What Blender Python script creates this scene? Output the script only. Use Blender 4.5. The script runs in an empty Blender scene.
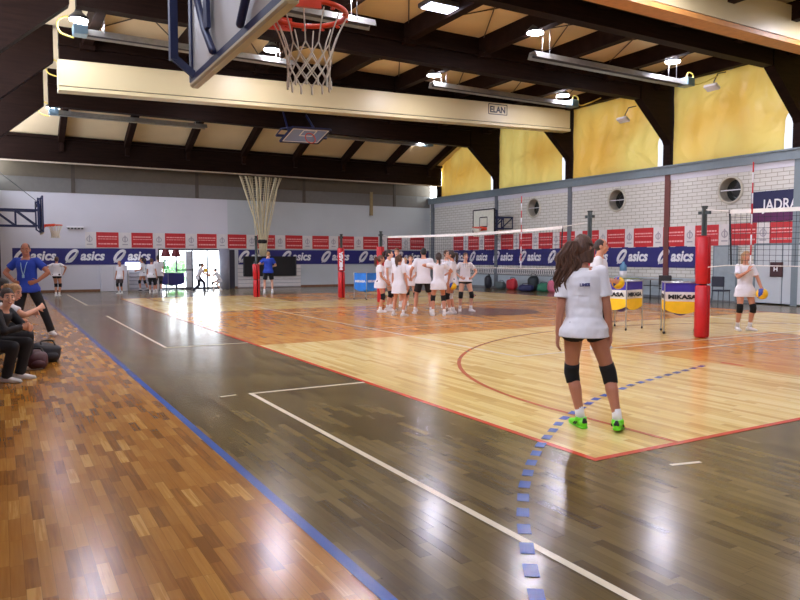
import bpy, math, random
from mathutils import Vector, Matrix, noise
random.seed(7)
C = bpy.context.scene.collection
PI = math.pi
V = Vector

# ------------------------------------------------------------------ camera
YAW, PIT, HC, FPX = 0.5228, -0.0603, 1.53, 694.25
cam_d = bpy.data.cameras.new('camera'); cam = bpy.data.objects.new('camera', cam_d); C.objects.link(cam)
cam.location = (0, 0, HC); cam.rotation_euler = (PI/2 + PIT, 0, -YAW)
cam_d.sensor_width = 36; cam_d.lens = 36*FPX/800; cam_d.clip_start = .05; cam_d.clip_end = 300
bpy.context.scene.camera = cam
_f = V((math.sin(YAW)*math.cos(PIT), math.cos(YAW)*math.cos(PIT), math.sin(PIT)))
_r = V((math.cos(YAW), -math.sin(YAW), 0)); _u = _r.cross(_f)
def ground(px, py):                    # point of the floor seen at a pixel of the photograph
    d = _f + _r*((px-400)/FPX) + _u*((300-py)/FPX)
    return V((d.x, d.y, 0))*(-HC/d.z)
def depth(p): return (V(p)-V((0, 0, HC))).dot(_f)

# ------------------------------------------------------------------ materials
def lin(c):
    return tuple(((x/255)/12.92 if x/255 <= .04045 else ((x/255+.055)/1.055)**2.4) for x in c)
MATS = {}
def mat(name, rgb, rough=.6, metal=0, var=.08, scale=6, bump=0, bscale=40, sheen=0, spec=.5, stretch=None):
    if name in MATS: return MATS[name]
    m = bpy.data.materials.new(name); m.use_nodes = True; nt = m.node_tree; N = nt.nodes; L = nt.links
    b = N['Principled BSDF']; b.inputs['Roughness'].default_value = rough; b.inputs['Metallic'].default_value = metal
    b.inputs['Specular IOR Level'].default_value = spec
    tc = N.new('ShaderNodeTexCoord'); nz = N.new('ShaderNodeTexNoise'); nz.inputs['Scale'].default_value = scale
    nz.inputs['Detail'].default_value = 4
    src = tc.outputs['Object']
    if stretch:
        mp = N.new('ShaderNodeMapping'); mp.inputs['Scale'].default_value = stretch; L.new(src, mp.inputs[0]); src = mp.outputs[0]
    L.new(src, nz.inputs['Vector'])
    rp = N.new('ShaderNodeValToRGB'); c = lin(rgb)
    rp.color_ramp.elements[0].position = .3; rp.color_ramp.elements[1].position = .7
    rp.color_ramp.elements[0].color = tuple(x*(1-var) for x in c)+(1,)
    rp.color_ramp.elements[1].color = tuple(min(1, x*(1+var)) for x in c)+(1,)
    L.new(nz.outputs['Fac'], rp.inputs[0]); L.new(rp.outputs[0], b.inputs['Base Color'])
    if bump:
        n2 = N.new('ShaderNodeTexNoise'); n2.inputs['Scale'].default_value = bscale; L.new(src, n2.inputs['Vector'])
        bp = N.new('ShaderNodeBump'); bp.inputs['Strength'].default_value = bump; bp.inputs['Distance'].default_value = .02
        L.new(n2.outputs['Fac'], bp.inputs['Height']); L.new(bp.outputs[0], b.inputs['Normal'])
    if sheen: b.inputs['Sheen Weight'].default_value = sheen
    MATS[name] = m; return m
def emis(name, rgb, strength):
    if name in MATS: return MATS[name]
    m = bpy.data.materials.new(name); m.use_nodes = True; nt = m.node_tree
    nt.nodes.remove(nt.nodes['Principled BSDF']); e = nt.nodes.new('ShaderNodeEmission')
    e.inputs[0].default_value = lin(rgb)+(1,); e.inputs[1].default_value = strength
    nt.links.new(e.outputs[0], nt.nodes['Material Output'].inputs[0]); MATS[name] = m; return m
def glassy(name, rgb, alpha, rough=.05):       # thin pane: part see-through, part glossy
    if name in MATS: return MATS[name]
    m = bpy.data.materials.new(name); m.use_nodes = True; nt = m.node_tree; N = nt.nodes
    b = N['Principled BSDF']; b.inputs['Base Color'].default_value = lin(rgb)+(1,); b.inputs['Roughness'].default_value = rough
    t = N.new('ShaderNodeBsdfTransparent'); mx = N.new('ShaderNodeMixShader'); mx.inputs[0].default_value = alpha
    nt.links.new(t.outputs[0], mx.inputs[1]); nt.links.new(b.outputs[0], mx.inputs[2])
    nt.links.new(mx.outputs[0], N['Material Output'].inputs[0]); MATS[name] = m; return m
def curtain_mat(name, rgb, trgb):
    m = bpy.data.materials.new(name); m.use_nodes = True; nt = m.node_tree; N = nt.nodes; L = nt.links
    b = N['Principled BSDF']; b.inputs['Roughness'].default_value = .35
    tc = N.new('ShaderNodeTexCoord'); nz = N.new('ShaderNodeTexNoise'); nz.inputs['Scale'].default_value = .35; nz.inputs['Detail'].default_value = 1.5
    L.new(tc.outputs['Object'], nz.inputs['Vector'])
    rp = N.new('ShaderNodeValToRGB'); c = lin(rgb); d = lin((232, 178, 74))
    rp.color_ramp.elements[0].position = .3; rp.color_ramp.elements[1].position = .6
    rp.color_ramp.elements[0].color = d+(1,); rp.color_ramp.elements[1].color = c+(1,)
    L.new(nz.outputs['Fac'], rp.inputs[0]); L.new(rp.outputs[0], b.inputs['Base Color'])
    t = N.new('ShaderNodeBsdfTranslucent'); L.new(rp.outputs[0], t.inputs[0])
    mx = N.new('ShaderNodeMixShader'); mx.inputs[0].default_value = .5
    L.new(b.outputs[0], mx.inputs[1]); L.new(t.outputs[0], mx.inputs[2]); L.new(mx.outputs[0], N['Material Output'].inputs[0])
    n2 = N.new('ShaderNodeTexNoise'); n2.inputs['Scale'].default_value = 1.0; n2.inputs['Detail'].default_value = 1.5; n2.inputs['Distortion'].default_value = 1.0
    L.new(tc.outputs['Object'], n2.inputs['Vector'])
    bp = N.new('ShaderNodeBump'); bp.inputs['Strength'].default_value = .9; bp.inputs['Distance'].default_value = .3
    L.new(n2.outputs['Fac'], bp.inputs['Height']); L.new(bp.outputs[0], b.inputs['Normal'])
    return m
def parquet(name, stops, pw=.075, pl=.5, rough=.2, grain=.25):
    m = bpy.data.materials.new(name); m.use_nodes = True; nt = m.node_tree; N = nt.nodes; L = nt.links
    b = N['Principled BSDF']; b.inputs['Specular IOR Level'].default_value = .42
    def math_(op, a, bb=None):
        n = N.new('ShaderNodeMath'); n.operation = op
        for i, x in enumerate((a, bb)):
            if x is None: continue
            if isinstance(x, (int, float)): n.inputs[i].default_value = x
            else: L.new(x, n.inputs[i])
        return n.outputs[0]
    tc = N.new('ShaderNodeTexCoord'); sp = N.new('ShaderNodeSeparateXYZ'); L.new(tc.outputs['Object'], sp.inputs[0])
    row = math_('FLOOR', math_('DIVIDE', sp.outputs[0], pw))
    wn = N.new('ShaderNodeTexWhiteNoise'); wn.noise_dimensions = '1D'; L.new(row, wn.inputs['W'])
    yy = math_('ADD', math_('DIVIDE', sp.outputs[1], pl), math_('MULTIPLY', wn.outputs['Value'], 7.3))
    col = math_('FLOOR', yy)
    cb = N.new('ShaderNodeCombineXYZ'); L.new(row, cb.inputs[0]); L.new(col, cb.inputs[1])
    w2 = N.new('ShaderNodeTexWhiteNoise'); w2.noise_dimensions = '3D'; L.new(cb.outputs[0], w2.inputs['Vector'])
    mp = N.new('ShaderNodeMapping'); mp.inputs['Scale'].default_value = (60, 2.5, 1); L.new(tc.outputs['Object'], mp.inputs[0])
    ad = N.new('ShaderNodeVectorMath'); ad.operation = 'ADD'; L.new(mp.outputs[0], ad.inputs[0]); L.new(cb.outputs[0], ad.inputs[1])
    gz = N.new('ShaderNodeTexNoise'); gz.inputs['Scale'].default_value = 1; gz.inputs['Detail'].default_value = 5; L.new(ad.outputs[0], gz.inputs['Vector'])
    big = N.new('ShaderNodeTexNoise'); big.inputs['Scale'].default_value = .5; big.inputs['Detail'].default_value = 4; L.new(tc.outputs['Object'], big.inputs['Vector'])
    f = math_('ADD', w2.outputs['Value'], math_('MULTIPLY', math_('SUBTRACT', gz.outputs['Fac'], .5), grain*4))
    f = math_('ADD', f, math_('MULTIPLY', math_('SUBTRACT', big.outputs['Fac'], .5), .7))
    rp = N.new('ShaderNodeValToRGB'); cr = rp.color_ramp
    while len(cr.elements) < len(stops): cr.elements.new(.5)
    for e, (p, c) in zip(cr.elements, stops): e.position = p; e.color = lin(c)+(1,)
    L.new(f, rp.inputs[0])
    # joints
    fx = math_('FRACT', math_('DIVIDE', sp.outputs[0], pw)); fy = math_('FRACT', yy)
    jx = math_('LESS_THAN', math_('ABSOLUTE', math_('SUBTRACT', fx, .5)), .475)
    jy = math_('LESS_THAN', math_('ABSOLUTE', math_('SUBTRACT', fy, .5)), .496)
    j = math_('MULTIPLY', jx, jy)
    mx = N.new('ShaderNodeMix'); mx.data_type = 'RGBA'; mx.blend_type = 'MULTIPLY'; mx.inputs[0].default_value = 1
    L.new(rp.outputs[0], mx.inputs[6])
    k = math_('ADD', math_('MULTIPLY', j, .3), .7)
    cc = N.new('ShaderNodeCombineColor'); [L.new(k, cc.inputs[i]) for i in range(3)]; L.new(cc.outputs[0], mx.inputs[7])
    L.new(mx.outputs[2], b.inputs['Base Color'])
    rr = math_('ADD', math_('MULTIPLY', big.outputs['Fac'], .12), rough-.06); L.new(rr, b.inputs['Roughness'])
    n3 = N.new('ShaderNodeTexNoise'); n3.inputs['Scale'].default_value = 9; n3.inputs['Detail'].default_value = 3; L.new(tc.outputs['Object'], n3.inputs['Vector'])
    bp = N.new('ShaderNodeBump'); bp.inputs['Strength'].default_value = .05; bp.inputs['Distance'].default_value = .02
    L.new(n3.outputs['Fac'], bp.inputs['Height']); L.new(bp.outputs[0], b.inputs['Normal'])
    return m
def brick_mat(name, rgb, mortar):
    m = bpy.data.materials.new(name); m.use_nodes = True; nt = m.node_tree; N = nt.nodes; L = nt.links; b = N['Principled BSDF']
    tc = N.new('ShaderNodeTexCoord'); sp = N.new('ShaderNodeSeparateXYZ'); L.new(tc.outputs['Object'], sp.inputs[0])
    cb = N.new('ShaderNodeCombineXYZ'); L.new(sp.outputs[1], cb.inputs[0]); L.new(sp.outputs[2], cb.inputs[1])
    br = N.new('ShaderNodeTexBrick'); L.new(cb.outputs[0], br.inputs['Vector']); br.inputs['Scale'].default_value = 1
    br.inputs['Brick Width'].default_value = .4; br.inputs['Row Height'].default_value = .135; br.inputs['Mortar Size'].default_value = .011
    br.inputs['Mortar Smooth'].default_value = .3
    c = lin(rgb); br.inputs['Color1'].default_value = c+(1,); br.inputs['Color2'].default_value = tuple(x*.93 for x in c)+(1,)
    br.inputs['Mortar'].default_value = lin(mortar)+(1,)
    L.new(br.outputs['Color'], b.inputs['Base Color']); b.inputs['Roughness'].default_value = .7
    bp = N.new('ShaderNodeBump'); bp.inputs['Strength'].default_value = .6; bp.inputs['Distance'].default_value = .02; bp.invert = True
    L.new(br.outputs['Fac'], bp.inputs['Height']); L.new(bp.outputs[0], b.inputs['Normal'])
    return m

M_WHITE = mat('white wall paint', (214, 214, 222), .7, var=.03, scale=.6)
M_GREYW = mat('pale grey wall paint', (196, 203, 206), .6, var=.03, scale=.8)
M_BRICK = brick_mat('white painted brick', (222, 222, 214), (164, 160, 140))
M_UPBR = mat('taupe beam shaded wall panel', (102, 92, 78), .7, var=.05)  # shadow of the rear roof beam painted into this and the next colour
M_UPGR = mat('grey beam shaded wall panel', (116, 113, 108), .7, var=.05)
M_BEAM = mat('dark laminated timber', (30, 18, 13), .55, var=.3, scale=2, stretch=(.6, .6, 8), bump=.1, spec=.06)
M_CEIL = mat('cream ceiling board', (226, 206, 164), .7, var=.06, scale=.7)
M_PURL = mat('dark brown purlin', (36, 22, 16), .6, var=.25, scale=3, spec=.06)
M_NAVY = mat('navy painted steel', (30, 40, 82), .4)
M_NAVYB = mat('navy banner vinyl', (36, 36, 112), .45, var=.05)
M_RED = mat('red banner print', (200, 40, 46), .5, var=.07)
M_BANW = mat('white banner vinyl', (226, 222, 220), .5, var=.03)
M_PRW = mat('white print', (236, 236, 240), .5, var=.02)
M_PRP = mat('pale pink print', (240, 176, 172), .5, var=.04)
M_EMB = mat('grey emblem print', (176, 172, 178), .5, var=.03)
M_STEEL = mat('grey steel beam paint', (120, 134, 140), .4, var=.05)
M_DKST = mat('dark grey steel', (58, 60, 66), .4)
M_PILG = mat('grey pilaster paint', (112, 118, 124), .5)
M_PILR = mat('brown red pilaster paint', (112, 62, 56), .5)
M_WOODB = mat('brown wood baseboard', (122, 82, 56), .5, var=.2)
M_BLACK = mat('black paint', (18, 18, 22), .45)
M_CREAMC = mat('cream casing metal', (206, 193, 150), .4, var=.03, scale=.5)
M_ORNG = mat('orange wood edge', (196, 138, 74), .5, var=.1)
M_ORRIM = mat('orange hoop enamel', (228, 66, 28), .35)
M_NETW = mat('white net cord', (222, 216, 200), .8)
M_PADR = mat('red pole padding', (198, 24, 34), .42, var=.06, bump=.15, bscale=12)
M_POLE = mat('dark green grey pole paint', (60, 68, 66), .35, metal=.4)
M_TAPE = mat('white net tape', (238, 234, 226), .6)
M_NETK = mat('black net cord', (28, 36, 44), .8)
M_ALU = mat('brushed aluminium', (176, 178, 180), .3, metal=.85)
M_HEAT = mat('galvanised heater hood', (150, 152, 148), .35, metal=.5, var=.12)
M_YEL = mat('yellow ball leather', (246, 196, 30), .45, bump=.15, bscale=160)
M_BLU = mat('blue ball leather', (38, 66, 156), .45)
M_CARTB = mat('violet blue cart cloth', (58, 46, 160), .6)
M_CARTW = mat('white cart cloth', (236, 232, 224), .6)
M_CARTY = mat('yellow cart cloth', (246, 196, 20), .6)
M_LTBLU = mat('bright blue cart cloth', (42, 128, 224), .55, var=.12)
M_GLASS = glassy('door glass', (225, 235, 245), .12)
M_BGLASS = glassy('backboard acrylic', (206, 200, 190), .88, .3)
M_DISC = emis('lamp glow', (240, 234, 250), 150)
M_SQL = emis('square lamp glow', (225, 228, 255), 8)
M_DAYR = emis('daylit window pane', (235, 240, 255), .62)
M_DAYL = emis('daylit window glass', (228, 233, 255), 4.2)
M_CURT = curtain_mat('yellow translucent curtain', (246, 220, 122), (250, 226, 90))

# ------------------------------------------------------------------ mesh builder
class MB:
    def __init__(s): s.v = []; s.f = []; s.m = []; s.sm = []
    def add(s, vs, fs, m=0, smooth=False, mx=None):
        o = len(s.v)
        s.v += [tuple(mx @ V(p)) if mx else tuple(p) for p in vs]
        for f in fs: s.f.append(tuple(i+o for i in f)); s.m.append(m); s.sm.append(smooth)
        return s
    def box(s, a, b, m=0, mx=None):
        (x0, y0, z0), (x1, y1, z1) = a, b
        vs = [(x0, y0, z0), (x1, y0, z0), (x1, y1, z0), (x0, y1, z0), (x0, y0, z1), (x1, y0, z1), (x1, y1, z1), (x0, y1, z1)]
        return s.add(vs, [(0, 3, 2, 1), (4, 5, 6, 7), (0, 1, 5, 4), (1, 2, 6, 5), (2, 3, 7, 6), (3, 0, 4, 7)], m, False, mx)
    def rbox(s, a, b, r=.02, m=0, mx=None):            # box with chamfered edges
        lo, hi = V(a), V(b); c = (lo+hi)/2; h = (hi-lo)/2; r = min(r, min(h)*.9)
        vs = []; idx = {}
        for sx in (-1, 1):
            for sy in (-1, 1):
                for sz in (-1, 1):
                    for ax in range(3):
                        p = V((sx*(h.x-r), sy*(h.y-r), sz*(h.z-r))); p[ax] = (sx, sy, sz)[ax]*h[ax]
                        idx[sx, sy, sz, ax] = len(vs); vs.append(c+p)
        fs = []
        for ax in range(3):
            a1, a2 = (ax+1) % 3, (ax+2) % 3
            for sg in (-1, 1):
                q = []
                for u, w in ((-1, -1), (1, -1), (1, 1), (-1, 1)):
                    k = [0, 0, 0]; k[ax] = sg; k[a1] = u; k[a2] = w; q.append(idx[k[0], k[1], k[2], ax])
                fs.append(tuple(q if sg > 0 else q[::-1]))
            for u in (-1, 1):
                for w in (-1, 1):
                    k0 = [0, 0, 0]; k0[a1] = u; k0[a2] = w; k1 = k0[:]; k0[ax] = -1; k1[ax] = 1
                    q = (idx[(*k0, a1)], idx[(*k1, a1)], idx[(*k1, a2)], idx[(*k0, a2)])
                    fs.append(q if u*w < 0 else q[::-1])
        for sx in (-1, 1):
            for sy in (-1, 1):
                for sz in (-1, 1):
                    q = tuple(idx[sx, sy, sz, i] for i in range(3)); fs.append(q if sx*sy*sz > 0 else q[::-1])
        return s.add(vs, fs, m, False, mx)
    def tube(s, pts, rads, n=8, m=0, flat=1, side=None, caps='round', smooth=True, mx=None):
        """tube through pts; rads: float, list of float or list of (rs, rt). caps round or flat"""
        pts = [V(p) for p in pts]
        if not isinstance(rads, (list, tuple)): rads = [rads]*len(pts)
        rr = [(r, r*flat) if not isinstance(r, (list, tuple)) else r for r in rads]
        P = []; R = []
        T = [(pts[min(i+1, len(pts)-1)]-pts[max(i-1, 0)]).normalized() for i in range(len(pts))]
        if caps == 'round':
            for k, t in ((0, .0), (1, .5), (2, .87)):
                e = (1-math.sqrt(max(0, 1-t*t))) if 0 else None
            for a in (80, 50, 25):
                ra = math.radians(a); P.append(pts[0]-T[0]*min(rr[0])*math.sin(ra)); R.append((rr[0][0]*math.cos(ra), rr[0][1]*math.cos(ra)))
        P += pts; R += rr
        if caps == 'round':
            for a in (25, 50, 80):
                ra = math.radians(a); P.append(pts[-1]+T[-1]*min(rr[-1])*math.sin(ra)); R.append((rr[-1][0]*math.cos(ra), rr[-1][1]*math.cos(ra)))
        vs = []; sd = None
        for i, p in enumerate(P):
            t = (P[min(i+1, len(P)-1)]-P[max(i-1, 0)])
            t = t.normalized() if t.length > 1e-9 else V((0, 0, 1))
            if sd is None:
                sd = V(side) if side is not None else (V((1, 0, 0)) if abs(t.x) < .9 else V((0, 1, 0)))
            elif side is not None: sd = V(side)
            sd = (sd - t*sd.dot(t)).normalized(); up = t.cross(sd)
            for k in range(n):
                a = 2*PI*k/n
                vs.append(p + sd*math.cos(a)*R[i][0] + up*math.sin(a)*R[i][1])
        fs = []
        for i in range(len(P)-1):
            for k in range(n):
                k2 = (k+1) % n; fs.append((i*n+k, i*n+k2, (i+1)*n+k2, (i+1)*n+k))
        fs.append(tuple(range(n))[::-1]); e = (len(P)-1)*n; fs.append(tuple(e+k for k in range(n)))
        return s.add(vs, fs, m, smooth, mx)
    def bar(s, a, b, w, h=None, m=0, up=(0, 0, 1), mx=None):       # rectangular bar from a to b
        a, b = V(a), V(b); t = (b-a).normalized(); h = h or w
        sd = t.cross(V(up)); sd = sd.normalized() if sd.length > 1e-6 else V((1, 0, 0)); u = sd.cross(t)
        vs = [p+sd*x*w/2+u*y*h/2 for p in (a, b) for x, y in ((-1, -1), (1, -1), (1, 1), (-1, 1))]
        return s.add(vs, [(0, 1, 2, 3)[::-1], (4, 5, 6, 7), (0, 1, 5, 4), (1, 2, 6, 5), (2, 3, 7, 6), (3, 0, 4, 7)], m, False, mx)
    def ball(s, c, r, m=0, nu=14, nv=9, mx=None):
        rx, ry, rz = r if isinstance(r, (tuple, list)) else (r, r, r); vs = [(c[0], c[1], c[2]-rz)]; fs = []
        for j in range(1, nv):
            a = -PI/2+PI*j/nv
            for k in range(nu):
                b = 2*PI*k/nu; vs.append((c[0]+rx*math.cos(a)*math.cos(b), c[1]+ry*math.cos(a)*math.sin(b), c[2]+rz*math.sin(a)))
        vs.append((c[0], c[1], c[2]+rz)); t = len(vs)-1
        for k in range(nu):
            k2 = (k+1) % nu; fs.append((0, 1+k2, 1+k)); e = 1+(nv-2)*nu; fs.append((t, e+k, e+k2))
            for j in range(nv-2): o = 1+j*nu; fs.append((o+k, o+k2, o+nu+k2, o+nu+k))
        return s.add(vs, fs, m, True, mx)
    def prism(s, poly, z0, z1, m=0, mx=None):           # outline in xy extruded along z
        n = len(poly); vs = [(x, y, z0) for x, y in poly]+[(x, y, z1) for x, y in poly]
        fs = [tuple(range(n))[::-1], tuple(range(n, 2*n))]+[(i, (i+1) % n, n+(i+1) % n, n+i) for i in range(n)]
        return s.add(vs, fs, m, False, mx)
    def ribbon(s, pts, w, z0, z1, m=0, mx=None):        # flat stroke along a 2D path, widths w
        pts = [V((p[0], p[1])) for p in pts]; n = len(pts); w = w if isinstance(w, (list, tuple)) else [w]*n
        vs = []
        for i, p in enumerate(pts):
            t = (pts[min(i+1, n-1)]-pts[max(i-1, 0)]).normalized(); q = V((-t.y, t.x))*w[i]/2
            for z in (z0, z1): vs += [(p.x+q.x, p.y+q.y, z), (p.x-q.x, p.y-q.y, z)]
        fs = [(0, 1, 3, 2), tuple(4*(n-1)+k for k in (0, 2, 3, 1))]
        for i in range(n-1):
            o = 4*i; fs += [(o, o+4, o+5, o+1), (o+2, o+3, o+7, o+6), (o, o+2, o+6, o+4), (o+1, o+5, o+7, o+3)]
        return s.add(vs, fs, m, False, mx)
    def torus(s, c, R, r, m=0, n=36, k=8, mx=None):
        vs = []; fs = []
        for i in range(n):
            a = 2*PI*i/n
            for j in range(k):
                b = 2*PI*j/k; q = R+r*math.cos(b); vs.append((c[0]+q*math.cos(a), c[1]+q*math.sin(a), c[2]+r*math.sin(b)))
        for i in range(n):
            for j in range(k): i2, j2 = (i+1) % n, (j+1) % k; fs.append((i*k+j, i2*k+j, i2*k+j2, i*k+j2))
        return s.add(vs, fs, m, True, mx)
    def mesh(s, name, mats):
        me = bpy.data.meshes.new(name); me.from_pydata(s.v, [], s.f)
        for x in (mats if isinstance(mats, (list, tuple)) else [mats]): me.materials.append(x)
        me.polygons.foreach_set('material_index', s.m); me.polygons.foreach_set('use_smooth', s.sm); me.update(); return me
    def build(s, name, mats, parent=None, loc=None):
        o = bpy.data.objects.new(name, s.mesh(name, mats)); C.objects.link(o)
        if parent: o.parent = parent
        if loc: o.location = loc
        return o
    def remesh(s, voxel, it=4, fac=.5):
        o = s.build('temporary', [])
        r = o.modifiers.new('r', 'REMESH'); r.mode = 'VOXEL'; r.voxel_size = voxel
        if it: k = o.modifiers.new('s', 'SMOOTH'); k.iterations = it; k.factor = fac
        dg = bpy.context.evaluated_depsgraph_get(); dg.update()
        me = bpy.data.meshes.new_from_object(o.evaluated_get(dg)); old = o.data
        bpy.data.objects.remove(o); bpy.data.meshes.remove(old)
        q = MB(); q.add([tuple(v.co) for v in me.vertices], [tuple(p.vertices) for p in me.polygons], 0, True)
        bpy.data.meshes.remove(me); return q
def thing(name, label, cat, loc=(0, 0, 0), rotz=0, group=None):
    o = bpy.data.objects.new(name, None); C.objects.link(o); o.location = loc; o.rotation_euler = (0, 0, rotz)
    o.empty_display_size = .2; return tag(o, label, cat, group)
def tag(o, label, cat, group=None):
    o['label'] = label; o['category'] = cat
    if group: o['group'] = group
    return o
def struct(o): o['kind'] = 'structure'; return o
def copy_tree(o, parent=None):
    c = o.copy(); C.objects.link(c)
    if parent: c.parent = parent
    for ch in list(o.children): copy_tree(ch, c)
    return c
def text_mb(txt, size, thick=.004, shear=0, bold=0, sx=1, mx=None, m=0, align='LEFT'):
    cu = bpy.data.curves.new('lettering', 'FONT'); cu.body = txt; cu.size = size; cu.extrude = thick/2; cu.shear = shear; cu.offset = bold
    cu.align_x = align; cu.resolution_u = 3
    o = bpy.data.objects.new('temporary', cu); C.objects.link(o)
    dg = bpy.context.evaluated_depsgraph_get(); dg.update()
    me = bpy.data.meshes.new_from_object(o.evaluated_get(dg))
    q = MB(); S = Matrix.Diagonal((sx, 1, 1, 1))
    q.add([tuple(v.co) for v in me.vertices], [tuple(p.vertices) for p in me.polygons], m, False, (mx @ S) if mx else S)
    bpy.data.objects.remove(o); bpy.data.curves.remove(cu); bpy.data.meshes.remove(me); return q
def frame(origin, xdir, ydir):           # matrix putting local xy on a surface
    x = V(xdir).normalized(); y = V(ydir).normalized(); z = x.cross(y)
    return Matrix(((x.x, y.x, z.x, origin[0]), (x.y, y.y, z.y, origin[1]), (x.z, y.z, z.z, origin[2]), (0, 0, 0, 1)))
#==SPLIT==

# ------------------------------------------------------------------ the setting
XL, XWL, XR, YB, YN, ZC = -0.3, -0.8, 22.0, 34.65, -4.0, 8.3
FR = [33.6, 28.3, 23.1, 17.86, 12.9, 7.6, 2.3]         # portal frames along the hall
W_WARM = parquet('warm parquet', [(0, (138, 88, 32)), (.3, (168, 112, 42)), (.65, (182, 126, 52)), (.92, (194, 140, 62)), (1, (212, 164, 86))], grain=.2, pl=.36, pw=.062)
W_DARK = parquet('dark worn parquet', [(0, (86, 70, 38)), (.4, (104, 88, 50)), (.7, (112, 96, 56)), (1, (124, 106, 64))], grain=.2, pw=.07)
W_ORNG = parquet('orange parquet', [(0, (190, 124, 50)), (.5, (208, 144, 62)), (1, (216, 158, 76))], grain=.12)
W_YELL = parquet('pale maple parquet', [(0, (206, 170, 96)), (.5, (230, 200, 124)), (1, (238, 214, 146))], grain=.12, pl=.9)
W_CIRC = mat('brown floor paint', (112, 74, 54), .22)
fb = MB()
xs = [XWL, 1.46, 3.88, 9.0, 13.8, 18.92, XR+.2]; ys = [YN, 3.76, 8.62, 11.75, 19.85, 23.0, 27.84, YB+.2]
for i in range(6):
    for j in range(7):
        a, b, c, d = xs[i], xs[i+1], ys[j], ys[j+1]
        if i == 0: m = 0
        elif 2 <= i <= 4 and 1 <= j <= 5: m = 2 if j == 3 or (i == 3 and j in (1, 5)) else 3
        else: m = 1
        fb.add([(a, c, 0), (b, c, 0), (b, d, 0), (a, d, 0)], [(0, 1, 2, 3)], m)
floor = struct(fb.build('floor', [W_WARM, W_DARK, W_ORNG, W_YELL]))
L_BLUE = mat('blue floor line', (34, 82, 168), .25); L_WHITE = mat('white floor line', (232, 222, 196), .25); L_RED = mat('red floor line', (200, 62, 38), .25)
L_NAVY = mat('blue floor dash', (40, 80, 164), .25); L_RED2 = mat('dull red floor line', (178, 84, 44), .25)
def line(name, m, segs, w, z=.002):
    q = MB()
    for i, pts in enumerate(segs): q.ribbon(pts, w, z-.001, z+.0004*(i % 4))
    return struct(q.build(name, m, floor))
def arc(cx, cy, a, b, t0, t1, n=48): return [(cx+a*math.cos(math.radians(t0+(t1-t0)*i/n)), cy+b*math.sin(math.radians(t0+(t1-t0)*i/n))) for i in range(n+1)]
line('blue_sideline', L_BLUE, [[(1.47, YN), (1.47, YB)]], .066)
line('red_court_boundary', L_RED, [[(3.88, 3.73), (3.88, 27.87)], [(3.85, 3.76), (18.95, 3.76)], [(18.92, 3.73), (18.92, 27.87)], [(3.85, 27.84), (18.95, 27.84)]], .06, .003)
line('red_arc_line', L_RED2, [[(4.84, 3.76), (4.82, 5.3)]+arc(11.4, 5.3, 6.58, 5.78, 179, 1)+[(17.98, 5.3), (17.96, 3.76)]], .055, .0035)
line('far_red_arc_line', L_RED2, [[(4.84, 27.84), (4.82, 26.3)]+arc(11.4, 26.3, 6.58, 5.78, 181, 359)+[(17.98, 26.3), (17.96, 27.84)]], .055, .0035)
line('red_key_mark', L_RED, [[(9.13, 6.4), (9.13, 6.05)]], .06, .0035)
line('white_court_line', L_WHITE, [[(6.94, 8.38), (6.94, 23.2)], [(6.91, 8.38), (15.97, 8.38)], [(15.94, 8.38), (15.94, 23.2)], [(6.91, 23.2), (15.97, 23.2)], [(6.94, 13.3), (15.94, 13.3)], [(6.94, 18.3), (15.94, 18.3)],
     [(9.2, 7.65), (14.5, 7.65)], [(13.8, 7.65), (13.8, 3.76)]], .055, .0035)
line('white_end_line', L_WHITE, [[(2.42, -1.4), (2.42, 7.6)], [(2.395, 7.57), (3.85, 7.57)], [(2.42, 12.2), (2.42, 19.7)], [(2.395, 12.2), (3.85, 12.2)], [(2.42, 24.4), (2.42, 32)], [(2.395, 24.4), (3.85, 24.4)]], .05, .003)
line('white_tick_mark', L_WHITE, [[(4.26, 3.38), (4.52, 3.32)], [(2.07, 7.56), (2.25, 7.58)]], .035, .003)
dpts = [(2.02, 2.28), (2.28, 2.65), (2.61, 3.09), (2.96, 3.5), (3.36, 3.9), (3.78, 4.27), (4.57, 4.86), (5.6, 5.42), (6.58, 5.8), (7.33, 6.01), (8.81, 6.38)]
poly = [V(p) for p in dpts]; segs = []; acc = 0; step, ln = .262, .14
def along(s):
    for a, b in zip(poly, poly[1:]):
        l = (b-a).length
        if s <= l: return a+(b-a)*(s/l)
        s -= l
    return poly[-1]
tot = sum((b-a).length for a, b in zip(poly, poly[1:])); s = 0
while s+ln < tot: segs.append([along(s), along(s+ln/2), along(s+ln)]); s += step
line('dashed_blue_line', L_NAVY, segs, .075, .004)
q = MB(); q.prism(arc(12.1, 15.9, 1.5, 1.3, 0, 352.5, 47), .001, .0025); struct(q.build('centre_circle', W_CIRC, floor))

# walls
q = MB(); q.box((XWL-.2, YN, 0), (XWL, YB+.2, 4.9)); q.box((XWL, YN, 4.75), (XL+.02, YB, 4.95)); q.box((XL-.2, YN, 7.9), (XL, YB+.2, ZC), 1); struct(q.build('wall_left', [M_WHITE, M_BEAM]))
q = MB(); q.box((XWL-.2, YN-.2, 0), (XR+.4, YN, ZC)); struct(q.build('wall_near', M_WHITE))
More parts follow.
